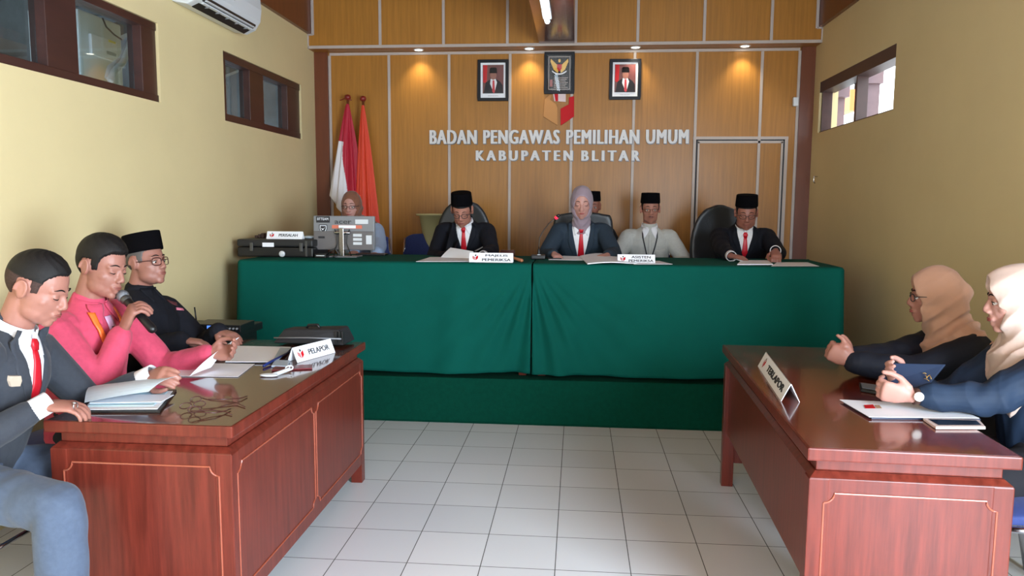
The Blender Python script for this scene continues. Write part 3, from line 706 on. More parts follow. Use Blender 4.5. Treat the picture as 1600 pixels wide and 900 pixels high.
# ================================================================== PEOPLE
def R3(F): return F.R
def elbow(S, W, l1, l2, pole):
    d = W-S; L = np.linalg.norm(d); mx = (l1+l2)*.995
    if L > mx: W = S+d/L*mx; d = W-S; L = mx
    a = (l1*l1-l2*l2+L*L)/(2*L); hgt = math.sqrt(max(0, l1*l1-a*a)); u = d/L
    p = V3(pole)-u*np.dot(pole, u); p /= np.linalg.norm(p)
    return S+u*a+p*hgt, W
FING = [(.030, .072, .0088), (.010, .080, .0090), (-.011, .075, .0086), (-.030, .060, .0076)]
def hand(mb, W, D, N, side, curl=(.35, .45, .3), thumb=.5, spread=.06, s=1.0, per=None, fwd=.0):
    D, N = unit(D), V3(N); N = unit(N-D*np.dot(N, D)); T = np.cross(D, N)*(1 if side > 0 else -1)
    W = V3(W); k = W+D*.088*s
    mb.sweep([W-D*.02, W+D*.012*s, W+D*.045*s, k], [(.021*s, .019*s), (.026*s, .018*s), (.038*s, .0165*s), (.039*s, .0125*s)], T, n=16)
    mb.ell(W+D*.035*s+T*.022*s+N*.006, (.018*s, .018*s, .02*s))
    tips = []
    for i, (off, ln, r) in enumerate(FING):
        cu = per[i] if per else curl; p = k+T*off*s-D*.008*s+N*.001; a = 0; sp = T*(off*spread*12/.36*.1)
        pts = [p-D*.015*s]; pts.append(p); dirs = D+sp
        for seg, c in zip((.46, .30, .24), cu):
            a += c; d = unit((D+sp)*math.cos(a)+N*math.sin(a)); p = p+d*ln*seg*s; pts.append(p)
        mb.tube(pts[:2], r*1.05*s, 10)
        rr = [r*s*1.05, r*s, r*s*.95, r*s*.86]
        for a_, b_, ra, rb in zip(pts[1:-1], pts[2:], rr, rr[1:]): mb.cap(a_, b_, ra, rb, 10)
        tips.append((pts[-1], d, unit(-(-(D)*math.sin(a)+N*math.cos(a)))))
    b = W+D*.022*s+T*.026*s+N*.008*s
    d1 = unit(T*.72+D*.62+N*(.25+.5*thumb)); d2 = unit(T*(.45-.75*thumb)+D*.85+N*(.3*thumb)); d3 = unit(T*(.15-.8*thumb)+D*.9+N*.35*thumb)
    p1 = b+d1*.036*s; p2 = p1+d2*.033*s; p3 = p2+d3*.024*s
    mb.cap(b-D*.01, p1, .0135*s, .0115*s, 12); mb.cap(p1, p2, .0112*s, .0098*s, 12); mb.cap(p2, p3, .0098*s, .0082*s, 12)
    tips.append((p3, d3, unit(-N+.2*T))); return tips
def head_shapes(mb, H, fem=False, fat=0, lids='open'):
    E = lambda c, r: mb.ell(H(*c), r, R3(H), 28, 18); w = -.003 if fem else 0; f = fat
    E((0, -.012, .028), (.075, .096, .090)); E((0, .020, -.028), (.0625+w+f, .068, .084))
    E((0, .028, -.076), (.048+w+f*1.3, .052, .040)); E((0, .066, -.099), (.019+f, .018, .0165))
    for s in (-1, 1):
        E((s*.037, .044, -.026), (.025+f*.6, .025, .022)); E((s*.036, .020, -.068), (.024+f+(-.005 if fem else 0), .042, .034))
        mb.cap(H(s*.008, .079, .018), H(s*.044, .063, .019), .0115, .010)
        E((s*.0125, .0935, -.036), (.0085, .0105, .0078))
        if not fem:
            E((s*.0775, -.010, -.006), (.009, .018, .031)); a = np.linspace(-2.2, 2.0, 14)
            mb.tube([H(s*.085, -.014+.019*math.cos(q+1.4), -.004+.031*math.sin(q+1.4)) for q in a], .0042, 8)
        lz = .0125
        if lids == 'open': mb.ell(H(s*.031, .0685, .006), (.0155, .0135, .0085), R3(H)); mb.ell(H(s*.031, .068, -.013), (.0145, .0125, .006), R3(H))
        else: mb.ell(H(s*.031, .0690, -.001), (.0155, .0150, .0125), R3(H))
    mb.cap(H(0, .081, .010), H(0, .1000, -.028), .0080, .0110); E((0, .1005, -.032), (.0120, .0100, .0085))
    E((0, .0815, -.063), (.027, .0135, .0165)); E((0, .088, -.056), (.012, .008, .008)); E((0, .083, -.083), (.014, .009, .006))
def face_parts(H, body, lids='open', lip=LIP, near=True, gaze=(0, -.002), brow=HAIR, must=False, smile=0):
    n = 7
    for s in (-1, 1):
        if lids == 'open':
            e = link('eye', MB().ell(H(s*.031, .0705, -.0035), (.0115, .0115, .0105), R3(H), 16, 10).mesh(), EYEW, body)
            link('iris', MB().ell(H(s*.031+gaze[0], .0798, -.0035+gaze[1]), (.0055, .0025, .0055), R3(H), 12, 8).mesh(), IRIS, e)
            put('eyelash', MB().tube([H(s*(.031+.0145*t), .0835-.0055*t*t+(-.003*t if t > 0 else 0), .0015-.004*t*t) for t in np.linspace(-1, 1, n)], [.0007, .0013, .0016, .0018, .0018, .0015, .0007], 6), HAIR, body, smooth=True)
        else:
            put('eyelash', MB().tube([H(s*(.031+.0145*t), .0835-.006*t*t-(.003*t if t > 0 else 0), -.0065+.0035*t*t) for t in np.linspace(-1, 1, n)], [.0007, .0014, .0018, .0020, .0020, .0016, .0007], 6), HAIR, body, smooth=True)
        put('eyebrow', MB().tube([H(s*(.012+.036*t), .0878-.004*t-.013*t*t, .0225+.006*math.sin(math.pi*min(1, t*1.1))) for t in np.linspace(0, 1, n)], [.0012, .0022, .0026, .0025, .0022, .0015, .0008], 8), brow, body, smooth=True)
    ux = np.linspace(-1, 1, 9)
    put('upper_lip', MB().tube([H(.0225*t, .0965-.0085*t*t, -.0605-.0015*math.cos(3*t)*0+.0014*(1-abs(t))*(abs(t) > .1)-.001*abs(t)+smile*t*t) for t in ux], [.001, .0018, .0025, .0029, .0028, .0029, .0025, .0018, .001], 8), lip, body, smooth=True)
    put('lower_lip', MB().tube([H(.0205*t, .0955-.0085*t*t, -.0678+.0028*t*t+smile*t*t) for t in ux], [.001, .0020, .0029, .0034, .0036, .0034, .0029, .0020, .001], 8), lip, body, smooth=True)
    if must:
        put('moustache', MB().tube([H(.021*t, .0975-.009*t*t, -.0535-.003*abs(t)) for t in ux], [.0008, .0016, .0022, .0022, .0012, .0022, .0022, .0016, .0008], 8), HAIR, body, smooth=True)
def short_hair(H, body, front=.074, th=.012, top=.0, mm=None, fade=None):
    ys = [-.2, -.075, -.050, -.036, .004, .010, .030, .040, .060, .2]; zs = [-.080, -.074, -.045, .020, .024, -.018, -.014, .040, front-.012, front]
    m = MB(); nu, nv = 120, 80; rings = []
    for i in range(nv+1):
        ph = math.pi*(.01+.98*i/nv); a = np.linspace(0, 2*math.pi, nu, endpoint=False)
        q = np.stack([np.cos(a)*math.sin(ph), np.sin(a)*math.sin(ph), np.full(nu, -math.cos(ph))], 1)
        p = q*np.array((.075, .096, .090))+np.array((0, -.012, .028))
        hl = np.interp(p[:, 1], ys, zs)+.0012*np.sin(40*a)+.0012*np.sin(71*a+2*ph)
        s = np.clip((p[:, 2]-hl)/.016, 0, 1); s = s*s*(3-2*s)
        up = np.clip((p[:, 2]-.03)/.08, 0, 1)
        t = th*(.25+.75*up)+top*up*np.clip((p[:, 1]+.06)/.12, 0, 1)+.0007*np.sin(11*a+9*ph+2*np.sin(5*ph))*up
        r = (-.007)*(1-s)+t*s
        nrm = q/np.linalg.norm(q*np.array((.075, .096, .09))/.09, axis=1)[:, None]
        rings.append(np.array([H(*v) for v in p+q*r[:, None]]))
    m.loft(rings); o = link('hair', m.mesh(), [mm or HAIR, STUBBLE], body)
    if fade is not None:
        off = ROOTS[o.name]
        for q in o.data.polygons:
            if H.loc(V3(q.center)+off)[2] < fade: q.material_index = 1
    return o
def peci(H, body, tilt=.0, h=.092, z0=.048, lean=0):
    m = MB(); rings = []; a = np.linspace(0, 2*math.pi, 40, endpoint=False)
    for rx, ry, z, k in [(.076, .097, 0, 0), (.0815, .1025, .0, 0), (.0825, .1035, .010, 0), (.080, .101, h*.5, 0), (.0770, .0985, h*.95, 0), (.0745, .096, h, 0), (.045, .070, h+.001, 1), (.010, .030, h, 1)]:
        y = -.013+np.sin(a)*ry; rings.append(np.array([H(x, yy, z0+z-tilt*yy) for x, yy in zip(np.cos(a)*rx, y)]))
    m.loft(rings); o = link('cap', m.mesh(), VELVET, body); o['label'] = 'black velvet cap'; return o
def spectacles(H, body, mm=INK, y=.094, w=.023, hh=.016, z=-.004, r=.0016):
    s = None
    rim = MB()
    for k in (-1, 1):
        a = np.linspace(0, 2*math.pi, 25); c, q = np.cos(a), np.sin(a)
        rim.tube([H(k*.0315+w*np.sign(x)*abs(x)**.75, y-.012*((k*.0315+w*x)/.055)**2, z+hh*np.sign(v)*abs(v)**.75) for x, v in zip(c, q)], r, 8)
    rim.tube([H(x, y+.002, z+.004+.002*math.cos(x*200)) for x in np.linspace(-.0095, .0095, 5)], r, 8)
    o = put('spectacles', rim, mm, body, smooth=True)
    for k in (-1, 1):
        put('temple_arm', MB().tube([H(k*.0545, y-.012, z+.006), H(k*.070, y-.03, z+.007), H(k*.079, .01, z+.006), H(k*.080, -.012, z+.0)], r*.9, 8), mm, o, smooth=True)
        a = np.linspace(0, 2*math.pi, 25)[:-1]
        lm = MB().add([H(k*.0315+w*.97*math.cos(t), y-.002-.010*(k*.0315/.055)**2, z+hh*.97*math.sin(t)) for t in a], [tuple(range(len(a)))]); put('lens', lm, LENS, o)
    return o

TR = [(0, .165, .125), (.22, .155, .120), (.48, .163, .124), (.72, .182, .122), (.86, .168, .100), (.95, .105, .075), (1.03, .058, .056)]
class Person:
    def __init__(s, label, floor, hip, neck, head, byaw, hyaw, hpitch=0, hroll=0, sw=.165, wide=1.0, fem=False, vox=.006, skin=SK1, fat=0, lids='open', group=None, clav=(0, 0)):
        s.r = root('person', floor); tag(s.r, label, 'person', group)
        s.vox, s.sk, s.fem = vox, skin, fem; s.sc = wide
        s.hip, s.neck = V3(hip), V3(neck); U = unit(s.neck-s.hip); s.L = np.linalg.norm(s.neck-s.hip)
        a = math.radians(byaw); F = V3((math.cos(a), math.sin(a), 0)); F = unit(F-U*np.dot(F, U)); X = np.cross(F, U)
        s.T = Frame(s.hip, X, F, U); s.N = Frame(s.neck, X, F, U); s.H = frame(head, hyaw, hpitch, hroll)
        s.sw = sw; s.S = {-1: s.T(-sw, clav[0], s.L-.075), 1: s.T(sw, clav[1], s.L-.075)}
        s.arm = {}; s.mb = MB(); s.lids = lids; s.fat = fat
        head_shapes(s.mb, s.H, fem, fat, lids)
        s.mb.sweep([s.T(0, -.005, s.L-.03), s.T(0, .0, s.L+.02), s.H(0, -.022, -.045)], [(.062, .058), (.055+fat, .054), (.052+fat, .054)], s.T.X)
        s.mb.sweep([s.T(0, 0, t*s.L) for t, _, _ in TR], [(rx*wide-.03 if rx > .1 else rx-.01, ry*wide-.03 if ry > .08 else ry-.01) for _, rx, ry in TR], s.T.X)
        s.tips = []
    def set_arm(s, side, W, pole, l1=.285, l2=.25):
        E, W = elbow(s.S[side], V3(W), l1, l2, pole); s.arm[side] = (s.S[side], E, W)
        s.mb.cap(s.S[side], E, .044, .036); s.mb.cap(E, W, .036, .0235); s.mb.cap(s.T(side*.05, 0, s.L-.08), s.S[side], .04, .042); return W
    def hand(s, side, D, N, size=1.0, **k):
        k['s'] = size; W = s.arm[side][2]; s.tips += hand(s.mb, W, D, N, side, **k)
    def legs(s, knees, ankles, shoe=BLACK, show=True):
        s.kn, s.an = knees, ankles
        for sd in (-1, 1):
            h = s.T(sd*.085, 0, .0); s.mb.cap(h, knees[sd], .065, .047); s.mb.cap(knees[sd], ankles[sd], .046, .032)
            f = unit(V3(knees[sd])-h); f[2] = 0; f = unit(f); A = V3(ankles[sd])
            s.mb.sweep([A+f*-.03-V3((0, 0, .03)), A+f*.10-V3((0, 0, .04))], [(.03, .025), (.03, .018)], (f[1], -f[0], 0))
    def finish_body(s, smooth=3):
        s.body = link('body', remesh(s.mb, s.vox, smooth, 'body'), s.sk, s.r); return s.body
    def finish_legs(s, m, shoe=BLACK, vox=.008, amp=.004, wide=1.0):
        mb = MB(); mb.sweep([s.T(0, 0, -.03), s.T(0, 0, .10)], [(.175*s.sc, .135*s.sc), (.165*s.sc, .13*s.sc)], s.T.X)
        for sd in (-1, 1):
            h = s.T(sd*.09, .02, -.005); mb.cap(h, s.kn[sd], .092*wide, .068*wide, 18); k, a = V3(s.kn[sd]), V3(s.an[sd])
            mb.cap(k, a*.55+k*.45, .068*wide, .066*wide, 18); mb.sweep([a*.5+k*.5, a+V3((0, 0, .0))], [(.064*wide, .066*wide), (.056*wide, .066*wide)], (1, 0, 0), round_ends=False)
        me = remesh(mb, vox, 5, 'trousers'); folds(me, amp, 20, 3, (1, 1, .6)); o = link('trousers', me, m, s.r)
        for sd in (-1, 1):
            h = s.T(sd*.085, 0, .0); f = V3(s.kn[sd])-h; f[2] = 0; f = unit(f); A = V3(s.an[sd]); z0 = s.r.location.z
            sh = MB(); sh.sweep([(A+f*-.05)*(1, 1, 0)+V3((0, 0, z0+.045)), (A+f*.03)*(1, 1, 0)+V3((0, 0, z0+.05)), (A+f*.12)*(1, 1, 0)+V3((0, 0, z0+.035)), (A+f*.19)*(1, 1, 0)+V3((0, 0, z0+.026))], [(.036, .04), (.042, .045), (.046, .032), (.032, .022)], (f[1], -f[0], 0))
            link('shoe', sh.mesh(), shoe, s.r)
        return o
    def torso_mb(s, d=.0, sleeves=True, t1=1.03, t0=0, cuff=.0, sr=(.064, .052, .038), flare=0, mb=None):
        mb = mb or MB(); tr = [(t, rx, ry) for t, rx, ry in TR if t0 <= t <= t1]
        mb.sweep([s.T(0, 0, t*s.L-(.04 if t == 0 else 0)) for t, _, _ in tr], [(rx*s.sc+d, ry*s.sc+d) for _, rx, ry in tr], s.T.X, n=28)
        if sleeves is not None: mb.cap(s.T(-s.sw*.75, 0, s.L-.078), s.S[-1], .07+d*.5, .06+d); mb.cap(s.T(s.sw*.75, 0, s.L-.078), s.S[1], .07+d*.5, .06+d)
        if sleeves:
            for sd, (S, E, W) in s.arm.items():
                a, b, c = sr; w = W+(E-W)/np.linalg.norm(E-W)*cuff
                mb.cap(S, E, a+d*.6, b+d*.5, 18); X = np.cross(w-E, (0, 0, 1)); mb.sweep([E, E*.5+w*.5, w], [b+d*.5, (b+c)/2+d*.5, c+d*.5], X/np.linalg.norm(X), 18, round_ends=True)
        return mb
    def garment(s, name, m, d=.012, vneck=None, amp=.003, vox=None, seed=0, k=22, cuff=.015, sm=4, chest=False, **kw):
        mb = s.torso_mb(d, cuff=cuff, **kw); me = remesh(mb, vox or s.vox, sm, name); folds(me, amp, k, seed)
        if vneck:
            apex, hw, depth = vneck; c = coords(me); l = s.N.loc(c)
            wv = np.interp(l[:, 2], [-apex, -.02, .06], [0, hw, hw*1.1]); wv[l[:, 2] < -apex] = -1
            t = np.clip((wv-np.abs(l[:, 0]))/.006+.5, 0, 1)*(l[:, 1] > -.01)*(l[:, 2] < .09)
            c = c-s.N.F*(depth*t)[:, None]; setco(me, c)
        o = link(name, me, m, s.r); s.tree = bvh_world(o)
        if chest:
            t = s.torso_mb(d+.004, sleeves=False).mesh(); s.tree = BVHTree.FromPolygons([v.co for v in t.vertices], [q.vertices[:] for q in t.polygons])
        return o
    def shirt(s, m, d=.004, amp=.0015, collar=True, name='shirt', sleeves=None):
        mb = s.torso_mb(d, sleeves=sleeves, cuff=.02); me = remesh(mb, s.vox, 4, name); folds(me, amp, 26, 5)
        o = link(name, me, m, s.r); s.stree = bvh_world(o)
        if collar: s.collar(m, o)
        return o
    def collar(s, m, parent, r0=.066, r1=.0625, h=.040, wing=.05, tree=None, gap=.2, drop=.0):
        a = np.linspace(math.pi/2+gap, 2.5*math.pi-gap, 36); N = s.N; mid = s.H(0, -.022, -.055); ax = unit(mid-s.neck)
        g = []
        for z, r in ((-.02, r0+.008), (h*.5, r0), (h, r1)):
            g.append([s.neck+ax*(z-.012*math.sin(q)-drop)+N.X*r*math.cos(q)+N.F*(r*math.sin(q)) for q in a])
        g = np.array(g); m1 = MB(); m1.grid(lambda u, v: g[int(round(v*2)), int(round(u*35))], 36, 3); o = put('collar', m1, m, parent, smooth=True)
        md = o.modifiers.new('t', 'SOLIDIFY'); md.thickness = .004; md.offset = 1
        tr = tree or s.stree
        for sd in (-1, 1):
            rows = [((sd*.006, .018), (sd*.058, .02)), ((sd*.010, .0), (sd*.064, .004)), ((sd*.022, -.022), (sd*.062, -.014)), ((sd*.036, -.040), (sd*.054, -.034)), ((sd*.046, -.056), (sd*.049, -.055))]
            rows = [((a_[0], a_[1]-drop), (b_[0], b_[1]-drop)) for a_, b_ in rows]
            put('collar_wing', drape(tr, N, rows, .006, depth=.075), m, o, smooth=True)
    def lapels(s, m, vneck, parent, wmax=.055):
        apex, hw, _ = vneck; zs = np.linspace(.03, -apex-.005, 22)
        for sd in (-1, 1):
            rows = []
            for z in zs:
                x = np.interp(z, [-apex, -.02, .06], [0, hw, hw*1.1])+.001; t = (.03-z)/(.03+apex)
                wd = np.interp(t, [0, .18, .3, .34, .42, 1], [.022, .034, .040, .026 if 0 else .050, wmax, .004])
                rows.append(((sd*x, z), (sd*(x+wd), z+.004)))
            put('lapel', drape(s.tree, s.N, rows, .004, n=7, depth=.06), m, parent, smooth=True)
    def tie(s, m=REDTIE, length=.34, parent=None, w=.034, tree=None):
        rows = [((-.011, .0), (.011, .0)), ((-.017, -.012), (.017, -.012)), ((-.012, -.034), (.012, -.034))]
        k = put('tie_knot', drape(tree or s.stree, s.N, rows, .010, n=5, thick=.004, depth=.07), m, parent or s.r, smooth=True)
        rows = [((-x, z), (x, z)) for z, x in zip(np.linspace(-.032, -length, 14), np.linspace(.011, w, 14))]+[((-.002, -length-.035), (.002, -length-.035))]
        t = put('tie', drape(tree or s.stree, s.N, rows, .006, n=5, thick=.003, depth=.08), m, parent or s.r, smooth=True); return t
    def ribbon(s, name, pts, w, m, tree=None, off=.008, parent=None, thick=.001):
        pts = [V3(p) for p in pts]; rows = []
        n = max(3, int(sum(np.hypot(*(b-a)) for a, b in zip(pts, pts[1:]))/.012)); t = np.linspace(0, len(pts)-1, n)
        q = np.array([[np.interp(k, range(len(pts)), [p[i] for p in pts]) for i in (0, 1)] for k in t])
        for i in range(n):
            d = q[min(i+1, n-1)]-q[max(i-1, 0)]; d /= np.linalg.norm(d); e = np.array([d[1], -d[0]])*w/2; rows.append((q[i]-e, q[i]+e))
        return put(name, drape(tree or s.tree, s.N, rows, off, n=4, thick=thick, depth=.09), m, parent or s.r, smooth=True)
    def cuffs(s, m, ln=.035, r=.033, sides=(-1, 1), ov=.02):
        for sd in sides:
            S, E, W = s.arm[sd]; d = unit(W-E); a = np.linspace(0, 2*math.pi, 24, endpoint=False); X = unit(np.cross(d, (0, 0, 1))); Y = np.cross(d, X)
            ring = lambda t, rr: W+d*t+np.outer(np.cos(a)*rr, X)+np.outer(np.sin(a)*rr, Y)
            o = put('shirt_cuff', MB().loft([ring(-ov-.02, r-.004), ring(-ov-.02, r), ring(ln-ov, r-.001), ring(ln-ov+.002, r-.003), ring(ln-ov-.01, r-.006)], caps=False), m, s.r, smooth=True)
    def hijab(s, m, d=0, visor=.0, vox=None, amp=.0025, low=.17, side=1.0, open_=(.053, .088, -.012), seed=2, swx=.155, name='headscarf', back=0, tucked=False, fold=.0075):
        H, N = s.H, s.N; mb = MB(); R = R3(H)
        mb.ell(H(0, -.014, .012), (.088+d, .106+d, .120+d), R, 30, 20); mb.ell(H(0, .006, -.060), (.079+d, .080, .066), R)
        mb.ell(H(0, -.05, -.03), (.085, .08, .09), R)
        if back: mb.ell(H(0, -.085, .005), (.06, .058, .06), R)
        nb = N(0, .004, .0)
        if tucked:
            mb.sweep([H(0, -.010, -.075), (H(0, -.01, -.1)+nb)/2, N(0, .004, -.01), N(0, .008, -.05)], [(.070, .074), (.068, .074), (.080, .080), (.105, .085)], N.X, n=30)
        else:
            mb.sweep([H(0, -.010, -.075), (H(0, -.01, -.1)+N(0, .01, .05))/2, N(0, .004, .0), N(0, .012, -.055), N(0, .035, -low)], [(.072, .078), (.080, .086), (.115, .105), (swx*s.sc, .124*s.sc), (swx*.97*s.sc*side, .122*s.sc)], N.X, n=30)
            for sd in (-1, 1): mb.cap(N(sd*.06, .0, -.03), N(sd*(s.sw-.01), -.0, -.070), .078, .076)
        me = remesh(mb, vox or s.vox, 6, name); folds(me, amp, 30, seed, (1, 1, .5))
        # wrap folds running from the temples under the chin and across the chest
        c = coords(me); n = normals(me); l = H.loc(c); rad = np.sqrt(l[:, 0]**2+(l[:, 1]-.02)**2)
        ph = l[:, 2]*46-np.abs(l[:, 0]-.03)*30+l[:, 1]*34+1.1*np.sin(l[:, 0]*22+seed); g = np.clip((.03-l[:, 2])/.08, 0, 1)*.85+.15
        ridge = 1-np.abs(np.sin(ph))*1.6
        c = c+n*(fold*g*ridge)[:, None]
        l = H.loc(c); c = c+H.F*(visor*np.clip((l[:, 2]+.03)/.09, 0, 1)*np.clip((l[:, 1]+.02)/.09, 0, 1))[:, None]
        l = H.loc(c); ox, oz, cz = open_
        e = np.sqrt((l[:, 0]/ox)**2+((l[:, 2]-cz)/oz)**2); t = np.clip((1.0-e)/.08+.3, 0, 1)*(l[:, 1] > .0)*(l[:, 2] > -.14)
        c = c-H.F*(t*(.085+visor))[:, None]; setco(me, c)
        bm = bmesh.new(); bm.from_mesh(me); bm.verts.ensure_lookup_table(); near = np.nonzero((e > .72) & (e < 1.12) & (l[:, 1] > -.02))[0]
        vs = [bm.verts[i] for i in near]
        for _ in range(4): bmesh.ops.smooth_vert(bm, verts=vs, factor=.5, use_axis_x=True, use_axis_y=True, use_axis_z=True)
        bm.to_mesh(me); bm.free()
        o = link(name, me, m, s.r); return o
def bvh_world(o):
    off = ROOTS[o.name]; me = o.data
    return BVHTree.FromPolygons([tuple(np.array(v.co)+off) for v in me.vertices], [p.vertices[:] for p in me.polygons])
def nails(p, m):
    for t, d, n in p.tips:
        pass

# ---- three men at the left desk
def man_left_near():
    h = P(60, 449, y=2.35); nk = h+V3((-.085, -.02, -.150))
    p = Person('person in charcoal suit and red tie reading papers at the PELAPOR desk, nearest', (-2.05, 2.3, 0), (-2.02, 2.27, .53), nk, h, 8, 10, 24, 0, skin=SK2, vox=.0045, fat=.003, lids='down')
    W1_ = P(66, 634, y=2.235); W2_ = P(232, 588, y=2.60)
    p.set_arm(1, W1_, (-.3, -.6, -.6)); p.set_arm(-1, W2_, (.1, .35, -.9))
    p.hand(1, (.86, .28, -.06), (.1, .2, -1), curl=(.35, .55, .5), thumb=.6); p.hand(-1, (.80, -.45, .18), (.45, .55, -.6), curl=(.35, .5, .4), thumb=.7)
    p.legs({1: (-1.555, 2.07, .525), -1: (-1.56, 2.42, .52)}, {1: (-1.53, 2.04, .09), -1: (-1.50, 2.44, .09)})
    b = p.finish_body(); face_parts(p.H, b, 'down')
    short_hair(p.H, b, front=.076, th=.007, top=.006, fade=.036)
    v = (.27, .062, .028)
    sh = p.shirt(WHITE); p.tie(length=.25); j = p.garment('suit_jacket', CHARC, .012, v, amp=.0035, cuff=.045, seed=1)
    p.lapels(CHARC, v, j, .055); p.cuffs(WHITE, .066, .037, ov=.042)
    c = p.N(-.0, 0, 0); t = p.tree
    bd = drape(t, p.N, [((.088, -.105), (.122, -.105)), ((.085, -.12), (.125, -.12)), ((.090, -.137), (.120, -.137))], .008, n=4, depth=.09)
    part(put('lapel_badge', bd, mat('badge_pearl', (210, 190, 170), .3, metal=.3), j), 'small pale badge')
    W = p.arm[1][2]; D = unit(V3((.86, .28, -.06))); bt = MB(); E_ = p.arm[1][1]
    for k in range(3): q = W+(E_-W)*(.22+.06*k)+V3((0, -.040, .0)); bt.ell(q, (.006, .004, .006), nu=10, nv=6)
    put('cuff_button', bt, BLACK, j, smooth=True)
    # ring with a dark stone
    kq = W+D*.088+np.cross(D, (.1, .2, -1))*-.02; m = MB(); K = W+D*.105+unit(V3((.1, .2, -1)))*-.004+V3((0, -.012, 0))
    a = np.linspace(0, 2*math.pi, 17); m.tube([K+V3((0, 1, 0))*.0105*math.cos(q)+V3((0, 0, 1))*.0105*math.sin(q) for q in a], .002, 8); m.ell(K+V3((0, -.003, .012)), (.007, .007, .004), nu=14, nv=8)
    part(put('finger_ring', m, CHROME, b, smooth=True), 'silver ring with large stone')
    p.finish_legs(TROUS, vox=.007, amp=.006, wide=1.12)
    return p
def man_left_middle():
    h = P(160, 417, y=2.86); nk = h+V3((-.07, .0, -.155))
    p = Person('person in pink shirt with orange lanyard speaking into a microphone, middle of the left desk', (-2.06, 2.9, 0), (-2.03, 2.90, .53), nk, h, -6, -8, 14, 4, skin=SK2, vox=.0045, lids='down', fat=.001)
    W1_ = P(192, 517, y=2.80); W2_ = P(330, 552, y=3.02)
    p.set_arm(1, W1_, (-.2, -.5, -.75)); p.set_arm(-1, W2_, (-.1, .3, -.8), .30, .27)
    p.hand(1, (.42, -.02, .86), (.62, .62, -.2), curl=(.80, .9, .5), thumb=.8, size=1.14); p.hand(-1, (.92, .05, .05), (-.05, -.75, .6), curl=(.6, .7, .4), thumb=.6)
    p.legs({1: (-1.62, 2.80, .53), -1: (-1.62, 3.06, .53)}, {1: (-1.55, 2.80, .09), -1: (-1.55, 3.06, .09)})
    b = p.finish_body(); face_parts(p.H, b, 'down'); short_hair(p.H, b, front=.074, th=.016, top=.010)
    j = p.garment('shirt', PINK, .010, None, chest=True, amp=.004, cuff=.02, seed=4, sr=(.068, .056, .040), k=24); p.stree = p.tree
    p.collar(PINK, j, .064, .061, .036, gap=.25)
    p.ribbon('placket', [(0, -.03), (.0, -.16), (.002, -.34)], .036, LILAC, off=.002)
    for k in range(4):
        part(put('shirt_button', drape(p.tree, p.N, [((-.005, -.07-.075*k), (.005, -.07-.075*k)), ((-.005, -.08-.075*k), (.005, -.08-.075*k))], .008, n=3), INK, j), 'dark button')
    lan = p.ribbon('lanyard', [(.062, -.008), (.066, -.05), (.060, -.10), (.040, -.18), (.02, -.27)], .020, ORANGE, off=.008)
    p.ribbon('lanyard_strap', [(-.062, -.008), (-.064, -.05), (-.056, -.10), (-.030, -.18), (.0, -.27)], .020, ORANGE, off=.008, parent=lan)
    p.ribbon('lanyard_clip', [(.01, -.265), (.008, -.315)], .026, mat('orange_clip', (214, 84, 40), .4), off=.012, parent=lan)
    p.finish_legs(mat('dark_trousers', (26, 28, 38), .85), vox=.011)
    p.mic_w = W1_; return p
def man_left_far():
    h = P(229, 409, y=3.60); nk = h+V3((-.045, .0, -.165))
    p = Person('person in black shirt, black cap and spectacles beside the man in pink', (-2.15, 3.55, 0), (-2.12, 3.52, .53), nk, h, -8, -10, -6, 0, skin=SK2, vox=.006, fat=.006, wide=1.08, sw=.175)
    p.set_arm(1, (-1.86, 3.36, .80), (0, -.5, -.8)); p.set_arm(-1, (-1.80, 3.62, .80), (0, .5, -.8))
    p.hand(1, (.9, .3, -.1), (0, 0, -1), curl=(.3, .4, .3)); p.hand(-1, (.9, -.3, -.1), (0, 0, -1), curl=(.3, .4, .3))
    p.legs({1: (-1.72, 3.40, .53), -1: (-1.72, 3.64, .53)}, {1: (-1.62, 3.40, .09), -1: (-1.62, 3.66, .09)})
    b = p.finish_body(); face_parts(p.H, b, 'open', near=True); short_hair(p.H, b, front=.06, th=.006, mm=mat('grey_hair', (86, 80, 78), .6)); peci(p.H, b, tilt=-.10, h=.095, z0=.050); spectacles(p.H, b, mm=mat('brown_frame', (70, 34, 30), .3), r=.0022, w=.025, hh=.019)
    j = p.garment('shirt', BLACKSH, .016, None, amp=.004, cuff=.0, seed=6, sr=(.07, .058, .042)); p.stree = p.tree; p.collar(BLACKSH, j, .068, .066, .042, gap=.35)
    part(p.ribbon('shoulder_badge', [(-.115, -.045), (-.165, -.06)], .022, mat('badge_red', (96, 44, 50), .7), off=.006, parent=j), 'dull red arc badge')
    part(p.ribbon('flag_patch', [(-.150, -.085), (-.185, -.09)], .014, mat('flag_patch', (216, 120, 140), .7), off=.006, parent=j), 'small pink and white patch')
    p.finish_legs(mat('dark_trousers', (26, 28, 38), .85), vox=.011); return p

